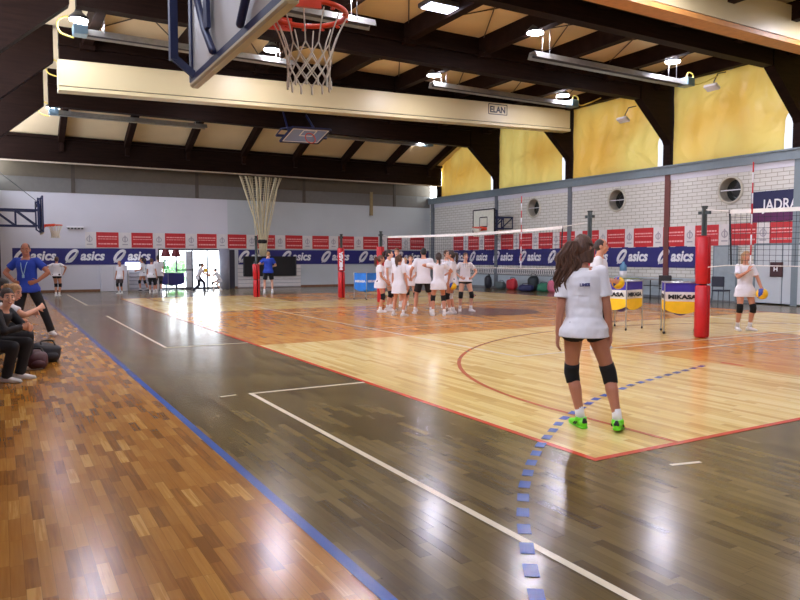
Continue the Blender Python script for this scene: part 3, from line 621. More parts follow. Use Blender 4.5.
# ------------------------------------------------------------------ basketball hoops
def hoop_net(R, L, parent, rc=.0044, n=12):
    q = MB(); rows = [(0, R), (.1, R*.8), (.2, R*.66), (.27, R*.6), (.33, R*.57), (.38, R*.56), (.43, R*.58)]
    rows = [(a*L/.43, r) for a, r in rows]
    P = lambda j, k: V((rows[j][1]*math.cos(2*PI*k/n), rows[j][1]*math.sin(2*PI*k/n), -rows[j][0]))
    for k in range(n):
        q.tube([P(0, k), P(1, k), P(2, k)], rc, 5)
        for j in range(2, 6):
            h0 = k+(.5 if j % 2 else 0); q.tube([P(j, h0), P(j+1, h0+.5)], rc, 5); q.tube([P(j, h0), P(j+1, h0-.5)], rc, 5)
        q.tube([P(6, k), P(6, k)+V((.004, .004, -.04))], rc*1.6, 5)
    return q.build('net', M_NETW, parent)
def hoop(name, label, x, y, zr, side, xwall, bz0, bh, bw, off, clear=True, truss=True, cord=.0044):
    """side +1: ring towards +X. origin at board bottom centre"""
    o = thing(name, label, 'basketball hoop', (x, y, bz0), 0); s = side; w = bw/2
    q = MB(); q.box((-.012, -w, 0), (.012, w, bh)); bd = q.build('backboard', M_BGLASS if clear else mat('white painted board', (226, 230, 214), .4), o)
    q = MB()
    for a, b in (((0, -w, 0), (0, w, 0)), ((0, -w, bh), (0, w, bh)), ((0, -w, 0), (0, -w, bh)), ((0, w, 0), (0, w, bh))): q.bar(a, b, .06, .05, 0, (1, 0, 0))
    q.build('board_frame', M_NAVY if clear else M_BLACK, o)
    q = MB(); f = s*.016
    for a, b in (((f, -.3, .3), (f, .3, .3)), ((f, -.3, .75), (f, .3, .75)), ((f, -.3, .3), (f, -.3, .75)), ((f, .3, .3), (f, .3, .75))): q.bar(a, b, .006, .05, 0, (1, 0, 0) if a[1] == b[1] else (0, 1, 0))
    q.build('target_square', M_PRW if clear else M_BLACK, bd)
    if clear:
        q = MB(); q.rbox((-.03, -w, -.045), (.035, w, -.005), .012); q.build('bottom_padding', M_CREAMC, o)
    q = MB(); k = -s*.14        # steel frame on the back of the board
    for yy in (-w*.97, w*.97): q.bar((k, yy, .12), (k, yy, bh-.05), .05, .06)
    q.bar((k, -w*.97, .95), (k, w*.97, .95), .05, .05); k2 = -s*.045
    for yy in (-1, 1):
        q.tube([(k2, yy*w*.72, bh-.05), (k2, yy*w*.72, .5), (k2, yy*w*.5, .22), (k2, yy*w*.3, .04)], .024, 8)
        q.bar((k, yy*w*.97, .14), (0, yy*w*.93, .02), .045, .045); q.bar((k, yy*w*.97, bh-.1), (0, yy*w*.93, bh-.05), .05, .05)
        q.prism([(yy*w*.38, .2), (yy*w*.48, .2), (yy*w*.44, 1.0)][::yy], -.012, .012, 0, Matrix(((0, 0, 1, k2), (1, 0, 0, 0), (0, 1, 0, 0), (0, 0, 0, 1)))); q.bar((k2, yy*w*.2, 1.0), (k2, yy*.06, .3), .035, .035)
    q.build('back_frame', M_NAVY, o)
    if truss:
        q = MB(); x1 = xwall-x; zb, zt = (.22, .76) if y > 10 else (.6, 1.1)
        for yy in (-.35, .35):
            q.bar((k, yy, zb), (x1, yy, zb), .055); q.bar((k, yy, zt), (x1, yy, zt), .07)
            nn = max(2, int(abs(x1-k)/.62))
            for i in range(nn):
                a, b = k+(x1-k)*i/nn, k+(x1-k)*(i+1)/nn; q.bar((a, yy, zb), (b, yy, zt), .045); q.bar((b, yy, zb), (b, yy, zt), .05)
        q.build('truss_arm', M_NAVY, o)
        if s > 0: q = MB(); q.tube([(k, 0, bh-.1), (x1, 0, bh+1.6)], .012, 5); q.build('stay_cable', M_DKST, o)
    zc = zr-bz0; cx = s*off; R = .225
    q = MB(); q.torus((cx, 0, zc), R, .016, 0, 40, 8)
    [q.bar((s*.06, e*.22, zc-.03), (cx-s*.02, e*.225, zc-.005), .022, .075) for e in (-1, 1)]
    for i in range(12): a = 2*PI*(i+.5)/12; q.torus((cx+R*math.cos(a), R*math.sin(a), zc-.025), .012, .004, 0, 8, 4)
    rm = q.build('ring', M_ORRIM, o)
    q = MB(); q.rbox((s*.03, -.3, zc-.15), (s*.075, .3, zc+.0), .01) if s > 0 else q.rbox((-.075, -.3, zc-.15), (-.03, .3, zc+.0), .01)
    vs = [(s*.07, -.3, zc-.1), (s*.07, .3, zc-.1), (cx-s*.17, .15, zc-.005), (cx-s*.17, -.15, zc-.005)]; q.add(vs+[(v[0], v[1], v[2]+.02) for v in vs], [(0, 1, 2, 3), (7, 6, 5, 4), (0, 4, 5, 1), (1, 5, 6, 2), (2, 6, 7, 3), (3, 7, 4, 0)])
    q.build('mount_plate', M_ORRIM, o)
    n_ = hoop_net(R, .37, rm, cord); n_.location = (cx, 0, zc-.03)
    return o
hoop('basketball_hoop', 'near basketball hoop with orange ring and white net at the top left', 1.19, 3.96, 2.99, 1, XWL, 2.73, 1.2, 1.84, .46)
hoop('basketball_hoop', 'far basketball hoop on a navy truss from the left wall', 1.33, 27.5, 2.7, 1, XWL, 2.42, 1.2, 1.8, .42, cord=.012)
hoop('basketball_hoop', 'far basketball hoop with white board and black square on the right', 20.5, 27.4, 3.02, -1, XR, 2.76, 1.12, 1.7, .42, clear=False, cord=.012)
# the main court board folded up under the roof
o = thing('folded_backboard', 'basketball backboard folded up under the roof below the cream casing', 'basketball hoop', (11.2, 27.3, 6.62)); o.rotation_euler = (math.radians(-20), math.radians(-3), .12)
q = MB(); q.box((-.9, -.6, -.01), (.9, .6, .01)); q.build('backboard', glassy('glass tinted with blue light', (176, 198, 250), .7, .12), o)  # blue light caught by the glass is put into its tint
q = MB()
for a, b in (((-.9, -.6, 0), (.9, -.6, 0)), ((-.9, .6, 0), (.9, .6, 0)), ((-.9, -.6, 0), (-.9, .6, 0)), ((.9, -.6, 0), (.9, .6, 0))): q.bar(a, b, .07)
q.build('board_frame', M_NAVY, o)
q = MB()
for a, b in (((-.3, -.45, -.02), (.3, -.45, -.02)), ((-.3, 0, -.02), (.3, 0, -.02)), ((-.3, -.45, -.02), (-.3, 0, -.02)), ((.3, -.45, -.02), (.3, 0, -.02)), ((-.82, -.52, -.02), (.82, -.52, -.02)), ((-.82, .52, -.02), (.82, .52, -.02)), ((-.82, -.52, -.02), (-.82, .52, -.02)), ((.82, -.52, -.02), (.82, .52, -.02))): q.bar(a, b, .05, .008)
q.build('target_lines', M_PRW, o)
q = MB(); q.torus((0, 0, 0), .225, .018, 0, 28, 6, Matrix.Translation((0, -.3, -.28)) @ Matrix.Rotation(PI/2, 4, 'X')); q.build('ring', M_ORRIM, o)
q = MB(); q.bar((-.7, .1, .05), (-.5, .5, 1.5), .07); q.bar((.7, .1, .05), (.5, .5, 1.5), .07); q.bar((-1.2, .3, .1), (1.2, .3, .1), .08); q.tube([(-1.2, .3, .1), (-1.3, -.4, .02), (-.9, -.6, 0)], .03); q.build('folding_arm', M_NAVY, o)

# ------------------------------------------------------------------ posts, nets
def post(label, x, y, h, padtop, letters=False, crank=True):
    o = thing('volleyball_post', label, 'volleyball post', (x, y, 0), 0, 'volleyball posts')
    q = MB(); q.tube([(0, 0, 0), (0, 0, h)], .05, 16, caps='flat'); q.tube([(0, 0, h-.03), (0, 0, h)], .06, 16, caps='flat'); q.box((-.03, -.12, h-.16), (.03, .12, h-.1)); q.build('post', M_POLE, o)
    q = MB(); q.tube([(0, 0, 1.0), (0, 0, 1.05)], .075, 16, caps='flat'); q.rbox((-.06, .02, 1.2), (.06, .16, 1.4), .02); q.build('winch', M_DKST, o)
    r = .135
    for z0, z1, off in ((0.01, padtop*.52, 0), (padtop*.53, padtop, -.02)):
        q = MB(); n = 22; a0 = math.radians(-85); gap = .5; vs = []
        for j, z in enumerate((z0, z0+.03, z1-.03, z1)):
            rr = r-(.02 if j in (0, 3) else 0); sx = off*(j > 1)
            for k in range(n+1):
                a = a0+gap/2+(2*PI-gap)*k/n
                vs += [(rr*math.cos(a)+sx, rr*math.sin(a), z), (.06*math.cos(a)+sx, .06*math.sin(a), z)]
        fs = []; w = 2*(n+1)
        for j in range(3):
            for k in range(n): i = j*w+2*k; fs += [(i, i+2, i+w+2, i+w), (i+1, i+w+1, i+w+3, i+3)]
            i = j*w; fs += [(i, i+w, i+w+1, i+1)]; i = j*w+2*n; fs += [(i, i+1, i+w+1, i+w)]
        for k in range(n): i = 2*k; fs.append((i, i+1, i+3, i+2)); i = 3*w+2*k; fs.append((i, i+2, i+3, i+1))
        q.add(vs, fs, 0, True); p = q.build('padding', M_PADR, o)
        if letters and z0 > .5:
            d = V((-x, -y, 0)).normalized(); sd = V((-d.y, d.x, 0)); sd = sd if sd.dot(_r) > 0 else -sd
            t = text_mb('MIKASA', .17, .004, 0, .012, 1.15, frame((d.x*(r+.004)+sd.x*.05, d.y*(r+.004)+sd.y*.05, z0+.06), (0, 0, 1), (-sd.x, -sd.y, 0))); t.build('lettering', M_PRW, p)
    return o
PB, PCn, PA, P1, P0 = (11.66, 8.62), (11.42, 11.35), (11.4, 21.1), (11.4, 24.3), (8.72, 26.4)
post('red padded post in the near right, beside the second ball cart', *PB, 2.52, 1.95)
post('post standing behind the head of the foreground player', *PCn, 2.58, 1.95)
post('red padded post left of the huddle of players', *PA, 2.45, 1.92)
post('red padded post with white vertical letters, left of the blue ball cart', *P1, 2.45, 1.92, True)
post('distant red padded post below the hanging net, by the player in blue', *P0, 2.4, 1.3)
def antenna(y, z0, z1, parent, x):
    q = MB(); n = 10
    for k in range(n): q.tube([(x, y, z0+(z1-z0)*k/n), (x, y, z0+(z1-z0)*(k+1)/n)], .012, 6, k % 2, caps='flat')
    q.build('antenna', [M_PRW, M_RED], parent)
def vnet(label, x, ya, yb, z, pa, pb, ants, cord=.0028):
    o = thing('volleyball_net', label, 'net', (0, 0, 0), 0, 'volleyball nets'); sag = lambda t: -.05*4*t*(1-t)
    L = yb-ya; q = MB(); n = 24
    for k in range(n): a, b = k/n, (k+1)/n; q.bar((x, ya+L*a, z-.035+sag(a)), (x, ya+L*b, z-.035+sag(b)), .012, .07, 0, (0, 0, 1))
    q.build('top_tape', M_TAPE, o)
    q = MB(); nx = int(L/.11)
    for k in range(nx+1): t = k/nx; q.tube([(x, ya+L*t, z-.05+sag(t)), (x, ya+L*t, z-1.0+sag(t)*.6)], cord, 3, caps='flat')
    for j in range(1, 10):
        q.tube([(x, ya+L*k/12, z-.05-.095*j+sag(k/12)*(1-.04*j)) for k in range(13)], cord, 3, caps='flat')
    q.build('mesh', M_NETK, o)
    for yy in (ya, yb):
        q = MB(); q.bar((x, yy, z), (x, yy+(.06 if yy == ya else -.06), z-1.0), .03, .012, 0, (1, 0, 0)); q.build('side_band', M_NETK, o)
    q = MB()
    for (px, py), yy in ((pa, ya), (pb, yb)):
        if px is None: continue
        q.tube([(x, yy, z-.02), (px, py, z+.05)], .008, 5); q.tube([(x, yy, z-1.0), (px, py, z-1.05)], .006, 5)
    q.tube([(x, ya, z-1.0), (x, (ya+yb)/2, z-1.02), (x, yb, z-1.0)], .008, 5); q.build('rope', M_TAPE, o)
    for a in ants: antenna(a, z-1.0, z+.8, o, x-.03)
    return o
vnet('volleyball net stretched behind the foreground player and huddle', 11.41, 12.2, 20.65, 2.28, PCn, PA, (13.65,))
vnet('volleyball net in front of the girl with the ball, at the right edge', 11.45, -.6, 7.95, 2.4, (None, 0), PB, (7.5,), .004)
# bunched divider net hanging from the rear beam
o = thing('hanging_net', 'cream ball stop net bunched and hanging from the rear beam', 'net', (11.3, 33.25, 1.6)); q = MB(); random.seed(3); S_ = []
zt = 5.6-1.6
for k in range(26):
    t = (k+.5)/26; x0 = -1.12+2.24*t; g = .12*(t-.5)*2
    if k % 4 == 3: g = .6*(t-.5)
    path = []
    for j in range(9):
        s = j/8; path.append(V((g+(x0-g)*s**1.6+.04*math.sin(6*s+k), .12*math.sin(k*2.1)*s, zt*s*.97+.03)))
    S_.append(path); q.tube(path, .018 if k % 4 else .034, 4, caps='flat')
for a, b in zip(S_, S_[1:]):
    for j in range(30): s = 1+j*7/30; i = min(int(s), 7); f = s-i; q.tube([a[i].lerp(a[i+1], f), b[i].lerp(b[i+1], f)], .007, 3, caps='flat')
q.build('netting', mat('cream net cord', (222, 212, 176), .8), o)
q = MB(); q.tube([(-.15, 0, .75), (.15, 0, .75)], .1, 10); q.build('tie', M_BLACK, o)

# ------------------------------------------------------------------ ball carts, balls
def cart(label, loc, rot, w, z0, z1, bands, lettering, legm=None):
    o = thing('ball_cart', label, 'ball cart', loc, rot, 'ball carts'); h = w/2
    q = MB(); n = 8; vs = []; lev = [(z0, 0), (z0+(z1-z0)*.36, 0), (z0+(z1-z0)*.68, 0), (z1, 0)]
    per = []
    for sd in range(4):
        for k in range(n):
            t = -h+2*h*k/n; b = .03*math.cos(PI*t/w); per.append([(t, -h+b, abs(t)/h), (h-b, t, abs(t)/h), (-t, h-b, abs(t)/h), (-h+b, -t, abs(t)/h)][sd])
    P = len(per)
    for j, (z, _) in enumerate(lev):
        for x, y, c in per: vs.append((x, y, z-(.09*(1-c*c)-.05 if j == 0 else .025*(1-c*c)*(j == 3))))
    fs = []; ms = []
    for j in range(3):
        for k in range(P): k2 = (k+1) % P; q.add([vs[j*P+k], vs[j*P+k2], vs[(j+1)*P+k2], vs[(j+1)*P+k]], [(0, 1, 2, 3)], j, True)
    q.build('cloth_side', bands, o)
    q = MB(); n = 6; g = [(-h+.03+2*(h-.03)*i/n, -h+.03+2*(h-.03)*j/n, z0+.14-.24*(1-(2*i/n-1)**2)*(1-(2*j/n-1)**2)) for j in range(n+1) for i in range(n+1)]
    q.add(g, [(j*(n+1)+i, j*(n+1)+i+1, (j+1)*(n+1)+i+1, (j+1)*(n+1)+i) for j in range(n) for i in range(n)], 0, True); q.build('cloth_bottom', bands[2], o)
    q = MB()
    for sd in range(4): a = [(-h, -h), (h, -h), (h, h), (-h, h)]; p, r = a[sd], a[(sd+1) % 4]; q.tube([(*p, z1), (*r, z1)], .013, 6)
    q.build('top_rail', M_ALU, o)
    for sx, sy in ((-1, -1), (1, -1), (1, 1), (-1, 1)):
        q = MB(); q.tube([(sx*h, sy*h, .05), (sx*h, sy*h, z1)], .013, 8); l = q.build('leg', M_ALU, o)
        q = MB(); q.ball((sx*h, sy*h, .03), (.03, .018, .03), 0, 10, 7); q.build('caster', M_BLACK, l)
    if lettering:
        for i, (ox, oy, xd) in enumerate(((-h*.8, -h-.006, (1, 0, 0)), (h+.006, -h*.8, (0, 1, 0)), (h*.8, h+.006, (-1, 0, 0)), (-h-.006, h*.8, (0, -1, 0)))):
            t = text_mb('MIKASA', .11*w/.64, .003, 0, .006, 1.35, frame((ox, oy, z0+(z1-z0)*.45), xd, (0, 0, 1))); t.build('lettering', lettering, o)
    return o
BW = [M_CARTY, M_CARTW, M_CARTB]
g = ground(620, 328.5); cart('ball cart with yellow, white and violet cloth just right of the foreground player', (g.x, g.y, 0), -YAW+PI/4-.06, .66, .46, 1.04, BW, M_BLACK)
g = ground(681.5, 333); cart('ball cart with yellow, white and violet cloth left of the red padded post', (g.x, g.y+.05, 0), -YAW-.28, .66, .45, 1.04, BW, M_BLACK)
g = ground(366, 299.5); cart('bright blue ball cart standing behind the red padded post left of the huddle', (g.x, g.y, 0), -YAW+PI/4+.1, .62, .36, 1.0, [M_LTBLU]*3, M_PRW)
cart('navy ball cart standing in front of the glass entrance doors', (6.9, 33.15, 0), .3, .8, .33, .85, [M_NAVYB]*3, None)
def volleyball(label, c, r=.105):
    q = MB(); q.ball((0, 0, 0), r, 0, 36, 24)
    for i, f in enumerate(q.f):
        p = sum((V(q.v[k]) for k in f), V())/len(f); a = math.atan2(p.y, p.x)+p.z*5
        q.m[i] = 1 if (int((a+10)/(PI/3)) % 3 == 0) else 0
    o = q.build('volleyball', [M_YEL, M_BLU]); o.location = c; o.rotation_euler = (.4, .9, .3); return tag(o, label, 'ball', 'yellow and blue volleyballs')
for x, y, lb in ((6.85, 34.15, 'dark pole topped by a dark red padded cap, left one by the doors'), (7.32, 34.15, 'dark pole topped by a dark red padded cap, right one by the doors')):
    o = thing('padded_stand', lb, 'stand', (x, y, 0)); q = MB(); q.tube([(0, 0, 0), (0, 0, 1.65)], .03, 8, caps='flat'); q.tube([(0, 0, 0), (0, 0, .03)], .2, 16, caps='flat'); q.build('pole', M_NAVY, o)
    q = MB(); q.tube([(0, 0, 1.6), (0, 0, 1.66), (0, 0, 1.9), (0, 0, 1.96)], [.22, .23, .15, .12], 14, caps='flat', smooth=False); q.build('cap', mat('dark red padding', (110, 28, 38), .6), o)
    if x < 7:
        for dx in (-.09, .09): q = MB(); q.tube([(dx, -.04, 1.05), (dx, -.04, 1.45)], .045, 8); q.build('green_strap', mat('bright green strap', (40, 180, 90), .5), o)

# ------------------------------------------------------------------ back wall furniture
q = MB(); q.rbox((4.0, YB-.35, 0), (5.14, YB-.03, 1.2), .02); o = q.build('wall_cabinet', M_WHITE); tag(o, 'white boxed cabinet against the back wall under the left navy banner', 'cabinet')
q = MB(); q.box((4.55, YB-.356, .05), (4.565, YB-.35, 1.15)); q.build('door_gap', M_EMB, o)
o = thing('wall_bars', 'white ladder of wall bars behind the players left of the glass doors', 'wall bars', (5.2, YB-.03, 0))
for x in (0, 1.32): q = MB(); q.rbox((x, -.13, 0), (x+.05, 0, 1.1), .01); q.build('upright', M_BANW, o)
for k in range(6): q = MB(); q.tube([(.03, -.09, .12+.18*k), (1.34, -.09, .12+.18*k)], .028, 8); q.build('rung', mat('pale grey rung', (170, 174, 186), .4), o)
q = MB(); q.box((0.04, -.02, 0), (1.33, 0, 1.1)); q.build('backing', M_WHITE, o)
q = MB(); q.rbox((5.1, YB-.16, 1.0), (5.75, YB-.02, 1.34), .01); tag(q.build('glowing_panel', emis('lit notice panel', (240, 244, 255), 1.6)), 'small glowing white panel above the wall bars below the navy banner', 'panel')  # bright white rectangle built with its own emission
o = thing('slatted_panel', 'white horizontal slatted panel behind the black board on the back wall', 'panel', (10.45, YB-.03, 0))
for k in range(6): q = MB(); q.rbox((0, -.05, .06+.19*k), (3.4, 0, .06+.19*k+.165), .012); q.build('slat', M_BANW, o)
q = MB(); q.box((0, -.02, .02), (3.4, 0, 1.18)); q.build('backing', M_EMB, o)
q = MB(); q.rbox((0, -.08, 0), (2.85, 0, 1.02), .015); o = q.build('black_board', M_BLACK, None, (10.72, YB-.1, .6)); tag(o, 'large black board on the slatted panel behind the player in blue', 'board')
for x in (.02, 2.8): q = MB(); q.bar((x, -.09, 0), (x, -.09, 1.02), .03); q.build('board_edge', M_DKST, o)
o = thing('small_hoop', 'small white rimmed ring fitting high on the back wall left of the red panels', 'fitting', (3.0, YB-.05, 2.92)); q = MB(); q.rbox((-.36, -.06, -.03), (.36, 0, .05), .01); q.build('rail', M_PRW, o)
for k in range(5): q = MB(); q.box((-.3+.14*k, -.07, -.09), (-.22+.14*k, -.02, -.03)); q.build('clip', M_DKST, o)

# ------------------------------------------------------------------ right side furniture and bags
def table(label, x, y, L, W, top):
    o = thing('table', label, 'table', (x, y, 0)); q = MB(); q.rbox((-W/2, -L/2, .71), (W/2, L/2, .75), .01); q.build('tabletop', top, o)
    for sx in (-1, 1):
        for sy in (-1, 1): q = MB(); q.tube([(sx*(W/2-.06), sy*(L/2-.08), 0), (sx*(W/2-.06), sy*(L/2-.08), .71)], .022, 8); q.build('leg', M_BLACK, o)
    q = MB(); q.bar((-.2, -L/2+.08, .5), (-.2, L/2-.08, .5), .03); q.build('rail', M_BLACK, o)
    return o
table('green topped table against the right wall behind the first ball cart', 21.3, 19.6, 1.9, .7, mat('olive green tabletop', (150, 164, 108), .4))
table('grey topped table against the right wall between the two ball carts', 21.35, 17.6, 1.5, .65, mat('grey tabletop', (150, 154, 150), .4))
def chair(label, x, y, rot, m):
    o = thing('chair', label, 'chair', (x, y, 0), rot); q = MB(); q.rbox((-.22, -.22, .42), (.22, .22, .47), .02); q.build('seat', m, o)
    q = MB(); q.rbox((-.22, .19, .58), (.22, .24, .92), .02); q.build('backrest', m, o)
    for sx in (-1, 1):
        for sy in (-1, 1): q = MB(); q.tube([(sx*.2, sy*.2, 0), (sx*.19, sy*.19, .44)] if sy < 0 else [(sx*.2, .24, 0), (sx*.19, .2, .44), (sx*.19, .215, .85)], .013, 8); q.build('leg', M_DKST, o)
    return o
chair('black chair at the right wall, seen just above the second ball cart', 20.6, 16.7, 2.0, mat('black seat plastic', (36, 34, 34), .5))
chair('dark chair by the grey blue door behind the girl with the ball', 20.9, 14.75, 1.7, mat('dark blue seat fabric', (48, 52, 66), .7))
o = thing('water_bottle', 'large water bottle with blue top and white label on the green table', 'bottle', (21.2, 19.25, .75)); q = MB(); q.tube([(0, 0, 0), (0, 0, .28)], .14, 18, caps='flat'); q.build('label_sleeve', M_PRW, o)
q = MB(); q.tube([(0, 0, .28), (0, 0, .48), (0, 0, .56), (0, 0, .64)], [.135, .135, .06, .05], 18, caps='flat'); q.build('bottle_body', mat('pale blue plastic', (110, 160, 196), .2), o)
def bag(label, c, size, rot, m, strap=M_BLACK, kind='bag', pocket=None, seed=1):
    o = thing('sports_bag' if kind == 'bag' else 'backpack', label, kind, c, rot); sx, sy, sz = size; q = MB(); q.ball((0, 0, 0), 1, 0, 22, 14); r = .62
    vs = []
    for x, y, z in q.v:
        e = lambda t: math.copysign(abs(t)**r, t)
        p = V((e(x)*sx/2, e(y)*sy/2, (e(z)+1)*sz/2)); k = 1+.1*noise.noise(p*6+V((seed*5, 0, 0))); p = V((p.x*k, p.y*k, p.z*(1+.12*noise.noise(p*4+V((0, seed*3, 0))))*(1 if p.z > .02 else 0)))
        vs.append(p)
    q.v = [tuple(v) for v in vs]; q.build('bag_body', m, o)
    q = MB(); q.tube(catmull3([(-sx*.25, -sy*.3, sz*.88), (-sx*.2, -sy*.1, sz*1.12), (sx*.2, -sy*.1, sz*1.14), (sx*.25, -sy*.3, sz*.88)]), .014, 6); q.build('handle', strap, o)
    q = MB(); q.ball((0, 0, 0), (sx*.3, sy*.12, sz*.25), 0, 14, 9, Matrix.Translation((0, -sy*.45, sz*.36))); q.build('pocket', pocket or m, o)
    return o
DKB = mat('black nylon', (30, 31, 40), .55, bump=.3, bscale=18); MRN = mat('dark maroon nylon', (70, 28, 36), .55, bump=.3, bscale=18)
bags = [(488, 286.5, (.42, .35, .75), DKB, 'black backpack with red top, first of the bags along the right wall', 'backpack', MRN), (500.5, 288, (.62, .4, .45), mat('grey green nylon', (84, 98, 98), .6), 'grey bag beside the black backpack along the right wall', 'bag', None),
        (512, 286, (.55, .4, .62), mat('red nylon', (186, 40, 50), .55), 'red bag by itself on the floor along the right wall', 'bag', DKB), (533, 287, (.5, .42, .82), mat('dark teal nylon', (26, 36, 40), .6), 'tall dark backpack along the right wall', 'backpack', None),
        (526, 291.5, (.7, .42, .38), mat('navy nylon', (36, 40, 84), .6), 'low navy bag in front of the tall dark backpack', 'bag', M_PRW), (544, 287, (.6, .4, .45), mat('green nylon', (54, 128, 100), .6), 'green bag right of the tall dark backpack', 'bag', DKB),
        (553.5, 286.5, (.55, .4, .62), mat('pink nylon', (214, 112, 138), .6), 'pink bag at the right end of the bags, left of the foreground player', 'bag', None)]
for i, (px, py, sz, m, lb, kd, pk) in enumerate(bags):
    g = ground(px, py); k = min(1, 21.45/g.x); g = g*k
    bag(lb, (g.x, g.y, 0), (sz[0], sz[1], sz[2]*.84), 1.2+.3*i, m, M_BLACK, kd, pk, i+1)
g = ground(46, 361); bag('black sports bag on the floor behind the feet of the coach in blue', (g.x, g.y, 0), (.36, .52, .27), .25, DKB, M_BLACK, 'bag', None, 11)
g = ground(36, 369); bag('maroon sports bag on the floor beside the white shoes of the seated woman', (g.x, g.y+.15, 0), (.3, .62, .24), .1, MRN, M_BLACK, 'bag', None, 12)
o = thing('bench', 'low dark wooden bench along the left wall under the seated people', 'bench', (-.45, 10.9, 0)); q = MB(); q.rbox((-.18, -2.6, .36), (.2, 2.6, .41), .015); q.build('seat', M_WOODB, o)
for yy in (-2.3, 0, 2.3): q = MB(); q.box((-.15, yy-.04, 0), (.17, yy+.04, .36)); q.build('leg', M_BLACK, o)

# ------------------------------------------------------------------ people
SK = [mat('light skin', (222, 168, 140), .5, var=.05), mat('tanned skin', (186, 124, 96), .5, var=.05), mat('warm tan skin', (204, 142, 112), .5, var=.05)]
HAIR = {k: mat(k+' hair', c, .45, var=.35, scale=9, stretch=(9, 9, 1.2), bump=.5, bscale=14) for k, c in (('dark brown', (54, 37, 29)), ('brown', (92, 62, 44)), ('blond', (176, 136, 92)), ('black', (26, 22, 22)), ('wavy brown', (88, 58, 42)))}
M_TEE = mat('white cotton jersey', (232, 230, 234), .8, var=.03, bump=.25, bscale=7)
M_TEEB = mat('blue sports jersey', (30, 66, 178), .7, var=.08, bump=.25, bscale=7)
M_BSH = mat('black sports shorts', (17, 17, 21), .7, bump=.2, bscale=10)
M_PANT = mat('black track trousers', (18, 19, 25), .75, bump=.3, bscale=6)
M_JACK = mat('black track jacket', (20, 21, 27), .7, bump=.3, bscale=6)
M_PAD = mat('black knee pad knit', (14, 14, 16), .85)
M_SHW = mat('white shoe leather', (228, 226, 226), .5); M_SHN = mat('neon green shoe mesh', (110, 224, 30), .5); M_SHD = mat('dark shoe', (40, 40, 50), .5)
M_SOLE = mat('dark rubber sole', (30, 32, 34), .7); M_SOLW = mat('white rubber sole', (216, 214, 210), .6); M_SOCK = mat('white sock knit', (232, 230, 228), .9)
M_EYE = mat('eye white', (196, 188, 184), .3); M_IRIS = mat('dark iris', (34, 24, 20), .2); M_LIP = mat('lip', (178, 92, 86), .5); M_BROW = mat('eyebrow', (52, 36, 28), .7); M_TEETH = mat('teeth', (240, 236, 230), .3)
def ik(a, t, l1, l2, pole):
    d = t-a; L = d.length; mxl = (l1+l2)*.998
    if L > mxl: t = a+d*(mxl/L); d = t-a; L = mxl
    x = (l1*l1-l2*l2+L*L)/(2*L); h = math.sqrt(max(0, l1*l1-x*x)); u = d/L
    p = V(pole)-u*u.dot(V(pole)); p = p.normalized() if p.length > 1e-6 else V((0, 1, 0))
    return a+u*x+p*h, t
